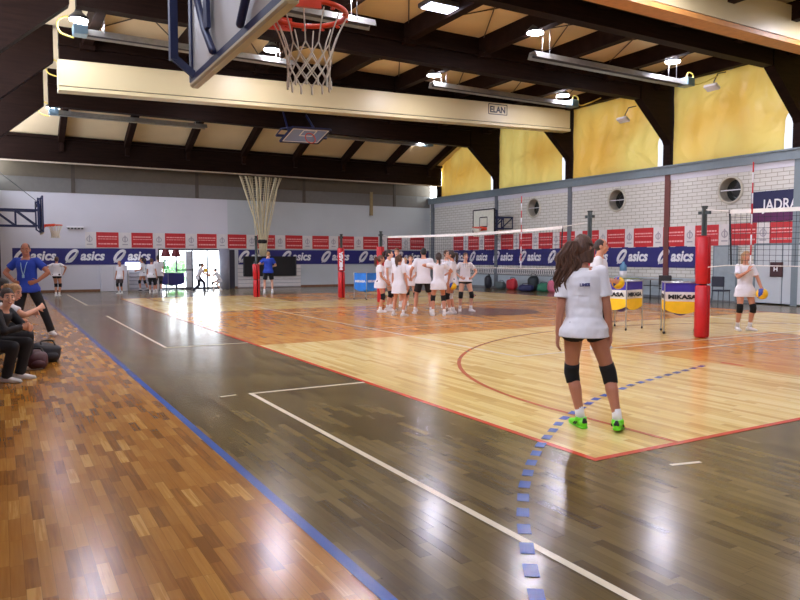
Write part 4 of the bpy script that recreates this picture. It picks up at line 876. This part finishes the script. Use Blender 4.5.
def person(label, loc, head, h=1.65, feet=None, hands=None, elb=None, pel=(0, 0, .93), lean=0, side=0, twist=0, hyaw=0, hpitch=0, sex='f', skin=0, hair=('pony', 'brown'), top=('tee', None), hem=-.16, sleeve=.62,
           bottom=('short', None), pads=True, shoe=None, socks=True, vox=.011, group=None, curl=.5, fine=False, sole=None, padm=None, smile=False, parent_rot=None):
    """local axes: x right, y forward, z up, designed at 1.70 m and scaled"""
    S = h/1.70; o = thing('person', label, 'person', loc, head, group); o.scale = (S, S, S)
    m = 1.0 if sex == 'f' else 1.13
    P = V(pel); Rt = Matrix.Rotation(twist, 3, 'Z') @ Matrix.Rotation(-lean, 3, 'X') @ Matrix.Rotation(side, 3, 'Y')
    T = lambda x, y, z: P+Rt @ V((x, y, z))
    feet = feet or ((-.1, .02, 0, .12), (.1, -.02, 0, -.12)); hands = hands or ((-.27, .04, .8), (.27, .04, .8))
    elb = elb or ((-.5, -1, 0), (.5, -1, 0)); skm = SK[skin]
    hipR = Matrix.Rotation(twist*.5, 3, 'Z'); legs = []
    for s, ft in zip((-1, 1), feet):
        hp = P+hipR @ V((s*.088, 0, -.03)); yaw = ft[3]; fw = V((-math.sin(yaw), math.cos(yaw), 0)); pt = ft[4] if len(ft) > 4 else 0
        an = V((ft[0], ft[1], ft[2]+.085)); kn, an = ik(hp, an, .435, .405, fw+V((s*.12, 0, .15))); legs.append((hp, kn, an, fw, pt))
    arms = []
    shw = .155*m
    for s, hd, el in zip((-1, 1), hands, elb):
        sh = T(s*shw, -.005, .445); e, w = ik(sh, V(hd[:3]), .285, .245, V(el)); arms.append((sh, e, w))
    hb = T(0, .012, .545); hr = Matrix.Rotation(twist+hyaw, 3, 'Z') @ Matrix.Rotation(-hpitch-lean*.35, 3, 'X') @ Matrix.Rotation(side*.3, 3, 'Y')
    hc = hb+hr @ V((0, .02, .115)); HM = hr.to_4x4(); HM.translation = hc
    def torso(q, g, z0, z1, hemf=0, m_=0):
        prof = [(-.2, .165, .115), (-.1, .160, .118), (-.03, .168, .120), (.06, .142, .104), (.14, .122, .092), (.24, .134, .100), (.34, .152, .110), (.41, .158, .104), (.455, .125, .084), (.50, .066, .06)]
        if sex == 'm': prof = [(z, r*(1.0 if z < .1 else 1.14)+(.018 if .05 < z < .2 else 0), d*1.12) for z, r, d in prof]
        prof = [(z, r*.94, d*.95) for z, r, d in prof]
        def at(z):
            for a, b in zip(prof, prof[1:]):
                if a[0] <= z <= b[0]: t = (z-a[0])/(b[0]-a[0]); return a[1]+(b[1]-a[1])*t, a[2]+(b[2]-a[2])*t
            return prof[0][1:] if z < prof[0][0] else prof[-1][1:]
        zs = [z0]+[p[0] for p in prof if z0+.01 < p[0] < z1-.01]+[z1]; pts = []; rr = []
        for z in zs:
            a, b = at(z); k = max(0, (.06-z)/.2)*hemf; lowm = Rt if z > -.05 else hipR
            bl = max(0, min(1, (z+.05)/.12)); p = P+(Rt @ V((0, 0, z))).lerp(hipR @ V((0, 0, z)), 1-bl)
            if hemf:
                a = max(a, .138*(1 if sex == 'f' else 1.1)); lo_ = max(0, min(1, (.26-z)/.3)); a = max(a, .188*lo_); b = max(b, .14*lo_)
            pts.append(p); rr.append((a+g+k, b+g+k*1.1))
        q.tube(pts, rr, 20, m_, side=Rt @ V((1, 0, 0)), caps='flat')
    # body
    q = MB(); torso(q, 0, -.12, .5)
    q.tube([T(0, -.01, .44), hb, hb+hr @ V((0, .012, .06))], [.06*m, .05*m, .05*m], 14)
    q.ball((0, -.008, .022), (.074, .094, .098), 0, 22, 14, HM); q.ball((0, .022, -.045), (.056, .066, .072), 0, 18, 12, HM); q.ball((0, .05, -.092), (.028, .028, .022), 0, 12, 8, HM)
    q.tube([(0, .083, .022), (0, .1, -.005), (0, .108, -.024)], [.008, .01, .013], 10, mx=HM); q.ball((0, .09, -.06), (.026, .012, .012), 0, 12, 8, HM)
    for s in (-1, 1): q.ball((0, 0, 0), (.01, .02, .032), 0, 10, 8, HM @ Matrix.Translation((s*.075, -.008, -.01))); q.ball((s*.04, .066, -.02), (.026, .02, .02), 0, 10, 8, HM)
    for s, (hp, kn, an, fw, pt) in zip((-1, 1), legs):
        th = (kn-hp); ca = (an-kn); back = -fw
        q.tube([hp+V((0, 0, .03)), hp+th*.2, hp+th*.6, kn-th*.06, kn, kn+ca*.08], [.086*m**.5, .085, .067, .054, .052, .05], 16)
        q.ball(tuple(hp+V((0, 0, -.0))+back*.035), (.085, .085, .1), 0, 16, 10)
        q.tube([kn, kn+ca*.12+back*.006, kn+ca*.32+back*.014, kn+ca*.6+back*.008, an], [.05, .051, .056, .044, .034], 14)
        sd = fw.cross(V((0, 0, 1))); pz = math.sin(pt)
        q.tube([an+back*.035-V((0, 0, .035-pz*.05)), an+fw*.06-V((0, 0, .045+pz*.04)), an+fw*.15-V((0, 0, .058+pz*.13))], [(.035, .034), (.042, .032), (.036, .02)], 12, side=sd)
    for s, (sh, e, w) in zip((-1, 1), arms):
        q.ball(tuple(sh), (.054*m,)*3, 0, 14, 10); ua = e-sh; fa = w-e
        q.tube([sh-ua*.0, sh+ua*.35, e-ua*.08, e, e+fa*.2, e+fa*.55, w], [.048*m, .044*m, .037*m, .036*m, .038*m, .033*m, .025*m], 14)
        q.tube([T(s*.05, -.01, .44), sh], [.06*m, .05*m], 12)
    for i, (s, (sh, e, w)) in enumerate(zip((-1, 1), arms)):
        hd = hands[i]; d = (w-e).normalized(); pn = V(hd[3]) if len(hd) > 3 else V((-s, .15, 0)); d = V(hd[4]).normalized() if len(hd) > 4 else d
        pn = (pn-d*pn.dot(d)).normalized(); sdv = d.cross(pn); fwd = V((0, 1, 0)) if len(hd) < 6 else V(hd[5]); sdv = sdv if sdv.dot(fwd) > 0 else -sdv       # thumb side
        cu = curl; kf = 1.0 if fine else 1.18
        q.tube([w-d*.01, w+d*.03, w+d*.085], [(.026, .02), (.036, .017), (.039, .014)], 14, side=sdv)
        for k in range(4):
            b = w+d*.082+sdv*((1.5-k)*.0205*kf); L = (.072, .08, .075, .06)[k]; dd = (d+sdv*(1.5-k)*.05).normalized(); pts = [b]; a = 0
            for sg, f in ((.42, .55), (.32, .8), (.26, .6)): a += cu*f; pts.append(pts[-1]+(dd*math.cos(a)+pn*math.sin(a))*L*sg)
            q.tube(pts, [.0095*kf, .009*kf, .0085*kf, .0072*kf], 8)
        b = w+d*.02+sdv*.026; q.tube([b, b+(d*.55+sdv*.8).normalized()*.038+pn*.008, b+(d*.8+sdv*.7).normalized()*.07+pn*.02], [.0145, .011, .0085], 8)
    B = q.remesh(vox if not fine else .0062, 5 if not fine else 4)
    n0 = len(B.f)
    for s in (-1, 1):
        B.ball((s*.03, .078, .012), (.0118, .0085, .0072), 1, 10, 7, HM); B.ball((s*.03, .0848, .012), (.0062, .004, .0066), 2, 8, 6, HM)
        B.tube([(s*.014, .088, .034), (s*.032, .088, .039), (s*.048, .078, .034)], .0045, 6, 3, mx=HM)
    B.tube([(-.024, .09, -.058+(.008 if smile else 0)), (-.01, .1, -.061), (.01, .1, -.061), (.024, .09, -.058+(.008 if smile else 0))], [.004, .0068, .0068, .004], 6, 4, mx=HM)
    if smile: B.ball((0, .1, -.058), (.016, .005, .005), 5, 10, 6, HM)
    B.build('body', [skm, M_EYE, M_IRIS, M_BROW, M_LIP, M_TEETH], o)
    # top
    style, tm = top; tm = tm or M_TEE; q = MB(); loose = .017 if style == 'tee' else .024
    torso(q, loose, hem, .463, .018)
    q.tube([T(0, -.008, .41), T(0, -.004, .487)], [.1*m, .074*m], 16, caps='flat', flat=.92, side=Rt @ V((1, 0, 0)))
    for s, (sh, e, w) in zip((-1, 1), arms):
        ua = e-sh; fa = w-e; q.tube([T(s*.04, -.008, .425), sh], [.067*m, .063*m], 14); q.ball(tuple(sh), (.064*m,)*3, 0, 14, 10)
        if style == 'tee': q.tube([sh, sh+ua*.3, sh+ua*sleeve], [.063*m, .061*m, .067*m], 16, caps='flat')
        else: q.tube([sh, sh+ua*.5, e, e+fa*.5, w-fa*.04], [.068*m, .06*m, .055*m, .05*m, .043*m], 14, caps='flat'); q.ball(tuple(e), (.054*m,)*3, 0, 12, 8)
    T1 = q.remesh(.012 if not fine else .0075, 3); vs = []
    for p in T1.v:                              # cloth folds
        p = V(p); z = p.z-P.z; f = noise.noise(V((p.x*7, p.y*7, p.z*2.6)))*.010+noise.noise(V((p.x*3+p.z*9, p.y*3, p.z*4+5)))*.008+.004*noise.noise(p*19)
        d = V((p.x-P.x, p.y-P.y, 0)); d = d.normalized() if d.length > .01 else V((0, 0, 0)); vs.append(tuple(p+d*f*(1.2 if z < .25 else .6)))
    T1.v = vs; tp = T1.build('shirt' if style == 'tee' else 'jacket', tm, o)
    # bottom
    style, bm = bottom
    if style:
        bm = bm or (M_PANT if style == 'pants' else M_BSH); q = MB(); torso(q, .012, -.12, .07)
        for s, (hp, kn, an, fw, pt) in zip((-1, 1), legs):
            th = kn-hp; q.ball(tuple(hp-fw*.035), (.092, .092, .1), 0, 16, 10); ca = an-kn
            if style == 'short': q.tube([hp+V((0, 0, .03)), hp+th*.12, hp+th*.24], [.093, .095, .095], 16, caps='flat')
            elif style == 'long': q.tube([hp+V((0, 0, .03)), hp+th*.3, hp+th*.78], [.094, .098, .094], 16, caps='flat')
            else: q.tube([hp+V((0, 0, .03)), hp+th*.3, kn-th*.04, kn+ca*.04, kn+ca*.5, an+V((0, 0, -.02))], [.095, .096, .076, .074, .068, .066], 16, caps='flat'); q.ball(tuple(kn), (.074,)*3, 0, 12, 8)
        q.remesh(.012 if not fine else .0075, 3).build({'short': 'shorts', 'long': 'shorts', 'pants': 'trousers'}[style], bm, o)
    for i, (s, (hp, kn, an, fw, pt)) in enumerate(zip((-1, 1), legs)):
        th = (kn-hp).normalized(); ca = (an-kn).normalized()
        if pads:
            pm = (padm[i] if padm else M_PAD)
            q = MB(); q.tube([kn-th*.095, kn-th*.05, kn, kn+ca*.05, kn+ca*.085], [.066, .067, .066, .063, .06], 20, caps='flat', smooth=True); q.ball(tuple(kn+fw*.022), (.05, .05, .06), 0, 14, 9); q.build('knee_pad', pm, o)
        if socks: q = MB(); q.tube([an+V((0, 0, .1)).lerp(-ca*.1, .8), an-ca*.04, an-V((0, 0, .03))], [.04, .041, .043], 16, caps='flat'); q.build('sock', M_SOCK, o)
        sd = fw.cross(V((0, 0, 1))); pz = math.sin(pt); up = V((0, 0, 1)); dn = lambda a, z: an+fw*a-V((0, 0, z))
        q = MB(); q.tube([dn(-.055, .04-pz*.06), dn(-.01, .035-pz*.01), dn(.06, .046+pz*.05), dn(.13, .056+pz*.11), dn(.178, .06+pz*.16)], [(.036, .038), (.043, .046), (.047, .036), (.046, .026), (.034, .02)], 16, side=sd)
        q.tube([an+V((0, 0, .012))-fw*.008, dn(0, .03)], [(.046, .05), (.047, .055)], 16, side=fw, caps='flat'); sm = shoe or M_SHW
        q = q.remesh(.0085 if not fine else .005, 2) if vox < .0125 else q; sh_ = q.build('shoe', sm, o)
        q = MB(); q.tube([dn(-.07, .072-pz*.07), dn(.0, .073), dn(.07, .073+pz*.06), dn(.14, .074+pz*.12), dn(.19, .07+pz*.17)], [(.036, .014), (.04, .013), (.046, .013), (.046, .013), (.032, .012)], 14, side=sd); q.build('sole', sole or M_SOLW, sh_)
        if fine:
            q = MB(); q.tube([dn(-.07, .05), dn(-.083, .02), dn(-.072, -.005)], [(.02, .012), (.024, .01), (.014, .008)], 10, side=sd); q.build('heel_patch', M_SOLE, sh_)
            q = MB(); [q.tube([dn(-.02+.03*k, .03)+sd*.047*e, dn(.01+.03*k, .055)+sd*.05*e], .006, 6) for e in (-1, 1) for k in range(2)]; q.build('side_stripe', M_SOLE, sh_)
    # hair
    st, hm = hair; hm = HAIR[hm]
    if st:
        q = MB(); q.ball((0, -.014, .03 if st != 'short' else .026), (.0795, .098, .096) if st != 'short' else (.0775, .095, .092), 0, 20, 12, HM)
        if st != 'short': q.ball((0, -.035, .0), (.08, .085, .095), 0, 18, 10, HM)
        else: q.ball((0, -.035, .005), (.078, .078, .085), 0, 18, 10, HM)
        cap = []
        # cut away the face side
        q = q.remesh(.008, 2); keep = []
        HI = HM.inverted()
        for i, f in enumerate(q.f):
            c = HI @ (sum((V(q.v[k]) for k in f), V())/len(f)); lim = .05+max(0, c.z-.05)*1.2 if st != 'short' else .03+max(0, c.z-.055)*1.6
            if c.y < lim and (c.z > -.07 or c.y < -.03): keep.append(i)
        r = MB(); r.v = q.v; r.f = [q.f[i] for i in keep]; r.m = [0]*len(keep); r.sm = [True]*len(keep); q = r
        D = lambda p: HM @ V(p)
        rnd = random.Random(len(label)*7+int(h*100))
        if st == 'pony':
            b = D((0, -.11, .05)); dr = hr @ V((0, -1, 0)); n = 12
            for k in range(n):
                j = V((rnd.uniform(-.02, .02), rnd.uniform(-.02, .02), 0)); L = rnd.uniform(.2, .28)
                q.tube(catmull3([b+j*.3, b+dr*.045+V((0, 0, .0))+j, b+dr*.06+V((0, 0, -.1))+j*1.4, b+dr*.045+V((0, 0, -L))+j*1.2], 4), [.012, .014, .016, .017, .018, .018, .018, .017, .016, .014, .012, .009, .004], 7)
        elif st == 'bun': q.ball(tuple(D((0, -.11, .06))), (.045, .045, .045), 0, 14, 9)
        elif st == 'long':       # loose wavy tail hanging down the back, many locks
            b = D((-.015, -.095, .05)); dr = hr @ V((0, -1, 0)); rt = Rt @ V((1, 0, 0))
            for k in range(84):
                a = rnd.uniform(0, 2*PI); rad = math.sqrt(rnd.random()); jx, jy = math.cos(a)*rad, math.sin(a)*rad; L = .5-.2*rad*rnd.random()-.05*rnd.random(); ph = rnd.uniform(0, 6); pts = []; rr = []
                for i in range(14):
                    t = i/13; wv = math.sin(t*12+ph*.5)*.022*min(1, t*4)
                    wid = .03+.075*min(1, t*2.6)*(1-.6*max(0, t-.45)/.55)
                    pts.append(b+dr*(.04+.02*math.sin(t*PI)-.05*t+.028*jy*(1+t))+rt*(jx*wid+wv-.10*t)+V((0, 0, -L*t+.02*math.sin(min(t*5, 1)*PI)))); rr.append(.0125*(1-.75*t*t)+.002)
                q.tube(pts, rr, 6)
            for k in range(26):                     # locks combed from the forehead back to the tie
                a = -1.25+2.5*k/25; p0 = V((.078*math.sin(a), .055*math.cos(a)+.01, .075-.05*abs(math.sin(a)))); p1 = V((.07*math.sin(a), -.05, .118-.075*abs(math.sin(a))**1.5)); q.tube(catmull3([D(p0), D(p1), b], 5), .0095, 6)
            for k in range(10): q.tube(catmull3([D((.07, .045, .03-.01*k*.4)), D((.086, 0, -.01-.012*k)), D((.06, -.07, -.04-.008*k)), D((-.01, -.1, -.06-.01*k))], 4), .009, 6)
        q.build('hair', hm, o)
    o['tmp'] = 0; del o['tmp']
    return o, dict(hands=[a[2] for a in arms], HM=HM, torso=T, Rt=Rt, shirt=tp, S=S, P=P)
def H_of(ground_pt, ytop, slack=0): return HC+(258.1-ytop)*depth(ground_pt)/FPX
VIEW = -YAW                         # heading of somebody who looks straight away from the camera

# the player in the foreground, seen from behind
g = ground(582.5, 428.5); hd = VIEW-.12
FG, I = person('girl seen from behind with long wavy brown hair and neon green shoes in the foreground', g, hd, 1.735, feet=((-.01, .05, 0, .3), (.285, -.08, .014, -.3, .14)), hands=((-.225, .0, .80), (.235, .02, .78)),
    elb=((-.25, -1, 0), (.3, -1, 0)), pel=(0, 0, .925), lean=.02, side=-.045, twist=-.08, hyaw=-.68, hair=('long', 'wavy brown'), skin=1, hem=-.11, sleeve=.74, shoe=M_SHN, sole=M_SHN, fine=True, vox=.0065, curl=.45)
sh = I['shirt']; c = I['torso'](0.02, 0, .33); bn = I['Rt'] @ V((0, -1, 0)); bx = I['Rt'] @ V((1, 0, 0))
pm = Matrix(((bx.x, 0, bn.x, c.x-.055), (bx.y, 0, bn.y, c.y), (bx.z, 1, bn.z, c.z), (0, 0, 0, 1)))
def back_print(parent, txt, size, mx, dist):
    t = text_mb(txt, size, .002, 0, .002, 1, mx); t.v = [tuple(V(v)+bn*dist) for v in t.v]; return t.build('print', M_NAVYB, parent)
back_print(sh, 'LIMES', .034, pm, .130)
# the boy behind her
g = ground(597.5, 349); person('boy in white shirt holding a ball, seen in profile behind the foreground girl', g, VIEW-1.9, H_of(g, 239.5), hands=((-.12, .22, 1.06, (1, 0, 0)), (.12, .22, 1.06, (-1, 0, 0))), hair=('short', 'dark brown'), sex='m', skin=2, bottom=('long', None), curl=.3)
volleyball('yellow ball held by the boy behind the foreground girl', g+Matrix.Rotation(VIEW-1.9, 3, 'Z') @ V((0, .31, 1.12)))
# the girl with the ball on the right
g = ground(743.5, 330.5); hd = VIEW+PI+.05
person('fair haired girl holding a ball on her hip, right of the near red padded post', g, hd, H_of(g, 251.5), feet=((-.12, .02, 0, .3), (.14, 0, 0, -.2)), hands=((-.29, .2, .83, (1, .5, 0), (.3, 1, -.2)), (.05, .2, 1.28, (-1, -.2, 0), (-.3, .2, 1))), elb=((-1, -.6, 0), (.8, .2, -1)),
       hair=('pony', 'blond'), skin=2, hem=-.2, sleeve=.75, hyaw=-.1, vox=.010)
volleyball('yellow and blue ball held at the hip by the girl on the right', g+Matrix.Rotation(hd, 3, 'Z') @ V((-.23, .25, .79)), .115)
# coach on the left
g = ground(29, 336); hd = VIEW+PI+.1
CO, I = person('man in blue polo shirt and black trousers standing with hands on hips, far left', g, hd, H_of(g, 242.5), feet=((-.4, .0, 0, .7), (.05, .05, 0, -.2)), hands=((-.2, .06, 1.0, (1, 0, 0), (.8, .7, -.3)), (.2, .06, 1.0, (-1, 0, 0), (-.8, .7, -.3))), elb=((-1, -.15, 0), (1, -.15, 0)),
    pel=(0, 0, .915), sex='m', skin=1, hair=('short', 'dark brown'), top=('tee', M_TEEB), hem=-.12, bottom=('pants', None), pads=False, hyaw=.25, hpitch=.25, vox=.009, sole=M_SOLW, curl=.25)
q = MB(); q.tube(catmull3([(-.06, .02, 1.42), (-.045, .135, 1.3), (0, .155, 1.12), (.045, .135, 1.3), (.06, .02, 1.42)]), .007, 6); q.rbox((-.02, .15, 1.06), (.02, .17, 1.12), .005); q.build('lanyard', mat('pale lanyard ribbon', (150, 190, 210), .6), CO)
# seated people
E1, I = person('smiling woman in black tracksuit sitting with clasped hands at the left edge', (-.17, 10.0, 0), -2.05, 1.64, feet=((-.14, .34, 0, .1), (.12, .3, 0, -.1)), hands=((-.03, .47, .72, (1, -.3, 0), (.4, 1, -.2)), (.03, .47, .70, (-1, -.3, 0), (-.4, 1, -.2))), elb=((-1, -.1, -.6), (1, -.1, -.6)), pel=(0, 0, .50), lean=.5, hyaw=-.75, hpitch=-.05,
    skin=0, hair=('bun', 'dark brown'), top=('jacket', M_JACK), bottom=('pants', None), pads=False, shoe=M_SHW, sole=M_SOLW, vox=.008, curl=.9, smile=True)
person('fair haired person in dark jacket and white shirt sitting behind the smiling woman', (-.1, 10.85, 0), -1.6, 1.66, feet=((-.12, .42, 0, .1), (.12, .4, 0, -.1)), hands=((-.1, .5, .78, (1, 0, 0)), (.12, .56, .86, (-1, 0, 0))), elb=((-1, -.1, -.6), (1, -.1, -.6)), pel=(0, 0, .50), lean=.42, hyaw=-.7, hpitch=.2,
    skin=0, hair=('pony', 'blond'), top=('tee', M_TEE), bottom=('pants', None), pads=False, vox=.010)
person('dark haired person in black sitting farthest along the bench at the left edge', (-.26, 11.8, 0), -1.5, 1.72, feet=((-.12, .42, 0, .1), (.12, .4, 0, -.1)), hands=((-.1, .5, .6, (1, 0, 0)), (.1, .5, .6, (-1, 0, 0))), elb=((-1, -.1, -.6), (1, -.1, -.6)), pel=(0, 0, .50), lean=.42, hpitch=.15,
    skin=2, hair=('pony', 'black'), top=('jacket', M_JACK), bottom=('pants', None), pads=False, vox=.012)
# the huddle
def stand(px, py, ytop, heading, label, **k):
    g = ground(px, py); return person(label, g, heading, H_of(g, ytop), vox=k.pop('vox', .011), **k), g
HU = 'players in the huddle'
TO, AW, LF, RT = VIEW+PI, VIEW, VIEW+PI/2, VIEW-PI/2         # facing to, away, left, right in the photograph
relax = dict(hands=((-.24, .05, .8), (.24, .05, .8)))
stand(380, 312.5, 255.5, RT+.1, 'player at the left end of the huddle, next to the red post, in profile', hair=('pony', 'brown'), skin=2, hem=-.2, hands=((-.2, .2, .95), (.2, .18, .92)), group=HU)
stand(388.5, 311, 250, RT-.2, 'tall dark haired player second from the left in the huddle, in profile', hair=('pony', 'dark brown'), skin=0, hem=-.24, group=HU, **relax)
stand(399, 316, 255, AW-.55, 'player with long loose white shirt and brown ponytail seen from behind, left of the coach', hair=('pony', 'brown'), skin=2, hem=-.3, feet=((-.2, .03, 0, .2), (.16, -.05, 0, -.3)), bottom=('short', M_TEE), pads=False, group=HU, **relax)
stand(397, 307, 248.5, TO-.15, 'player facing the camera at the back of the huddle on the left', hair=('pony', 'brown'), skin=0, group=HU, **relax)
stand(405, 305.5, 257.8, TO-.2, 'short fair haired player half hidden at the back of the huddle', hair=('pony', 'blond'), skin=0, group=HU, **relax)
stand(410.5, 311, 255.3, TO+.0, 'player facing the camera with hands together, just left of the coach in the huddle', hair=('bun', 'dark brown'), skin=0, feet=((-.16, .02, 0, .2), (.16, 0, 0, -.2)), hands=((-.04, .22, 1.0, (1, 0, 0)), (.04, .22, 1.0, (-1, 0, 0))), group=HU)
stand(423.5, 314, 248, AW+.05, 'coach in white t-shirt and black shorts seen from behind in the middle of the huddle', sex='m', hair=('short', 'black'), skin=2, bottom=('long', None), pads=False, feet=((-.22, 0, 0, .2), (.2, 0, 0, -.2)), hands=((-.32, .24, .98), (.3, .2, .95)), hem=-.14)
stand(438.5, 316, 253, AW+.1, 'player with white shorts and dark hair seen from behind, right of the coach', hair=('pony', 'dark brown'), skin=2, hem=-.22, bottom=('short', M_TEE), feet=((-.15, 0, 0, .1), (.16, 0, 0, -.1)), hands=((-.2, .2, 1.3), (.2, .2, 1.1)), elb=((-1, 0, .2), (1, -.3, 0)), group=HU)
stand(446, 308, 250.5, TO+.5, 'light haired player facing the camera at the back right of the huddle', hair=('bun', 'brown'), skin=0, group=HU, **relax)
(PI_, I), g = stand(452, 314, 251, LF-.35, 'dark ponytailed player in black shorts holding a ball, right part of the huddle', hair=('pony', 'dark brown'), skin=2, hands=((-.25, .05, .82, (1, 0, 0)), (.27, .06, .86, (-1, .3, 0))), padm=(M_PAD, M_SOCK), group=HU)
volleyball('yellow ball held by the dark ponytailed player in the huddle', g+V((-_f.x*.25, -_f.y*.25, .77))+_r*.0)
stand(465, 311.5, 253, TO+.25, 'player with hands on hips in white shirt and black shorts, right end of the huddle', hair=('bun', 'brown'), skin=0, feet=((-.17, .03, 0, .3), (.16, 0, 0, -.3)), hands=((-.19, .1, 1.0, (1, 0, 0), (.8, .6, -.4)), (.19, .1, 1.0, (-1, 0, 0), (-.8, .6, -.4))), elb=((-1, -.3, 0), (1, -.3, 0)), hem=-.06, group=HU)
# players along the back wall
BK = 'players warming up by the back wall'
stand(57.5, 296.5, 256.8, AW+.1, 'player in white shirt seen from behind between the coach in blue and the back wall', hair=('bun', 'brown'), skin=2, hem=-.06, hands=((-.3, -.02, 1.02), (.3, -.02, 1.02)), elb=((-1, -.2, 0), (1, -.2, 0)), feet=((-.06, 0, 0, 0), (.07, 0, 0, 0)), vox=.014, group=BK)
stand(120.5, 294, 260.8, TO-.2, 'small player in white shirt in front of the white cabinet', hair=('short', 'dark brown'), skin=2, bottom=('long', mat('brown grey shorts', (74, 62, 62), .8)), vox=.014, group=BK, **relax)
stand(143, 291.5, 257.5, LF+.2, 'player in side view bending her knees in front of the wall bars', hair=('pony', 'dark brown'), skin=2, feet=((-.12, .1, 0, 0), (.12, -.22, 0, 0)), hands=((-.15, .25, 1.05), (.15, .25, 1.05)), shoe=M_SHD, vox=.014, group=BK)
stand(152, 293.5, 258.5, AW, 'player in black shorts seen from behind, middle of the three by the wall bars', hair=('short', 'brown'), skin=2, vox=.014, bottom=('long', None), group=BK, **relax)
stand(159, 293, 255.5, AW+.6, 'dark haired player standing right of the wall bars beside the navy ball cart', hair=('pony', 'dark brown'), skin=2, vox=.014, bottom=('long', mat('brown grey shorts', (74, 62, 62), .8)), group=BK, **relax)
stand(198.5, 291.5, 260, RT+.1, 'player in dark leggings stooping forward in front of the glass doors', hair=('pony', 'dark brown'), skin=2, feet=((-.15, -.3, 0, 0), (.15, .35, 0, 0)), pel=(0, 0, .80), lean=.35, hands=((-.12, .5, .85), (.12, .55, .95)), elb=((-.4, -.5, -1), (.4, -.5, -1)), bottom=('pants', mat('navy leggings', (24, 28, 48), .7)), pads=False, shoe=M_SHD, vox=.013, group=BK)
(PB_, I), g = stand(218, 290.5, 263.5, LF-.1, 'small player crouching towards a ball in front of the grey round column', hair=('pony', 'dark brown'), skin=0, feet=((-.2, .2, 0, .2), (.2, -.12, 0, -.2)), pel=(0, -.1, .68), lean=.4, hands=((-.1, .5, .95, (1, 0, 0)), (.1, .5, .95, (-1, 0, 0))), vox=.013, group=BK)
volleyball('yellow ball at the hands of the small crouching player by the glass doors', g+Matrix.Rotation(LF-.1, 3, 'Z') @ V((0, .6, .95)))
stand(268.5, 293.5, 251.5, AW+.2, 'player in blue shirt and black shorts seen from behind at the far post', sex='m', hair=('short', 'blond'), skin=0, top=('tee', M_TEEB), bottom=('long', None), pads=False, hands=((-.25, .2, 1.2), (.22, .3, 1.1)), feet=((-.16, 0, 0, .1), (.16, 0, 0, -.1)), vox=.013, hem=-.1)

sc = bpy.context.scene
sc.view_settings.view_transform = 'Standard'; sc.view_settings.look = 'None'; sc.view_settings.gamma = 1; sc.view_settings.use_curve_mapping = False
sc.view_settings.exposure = 1.0
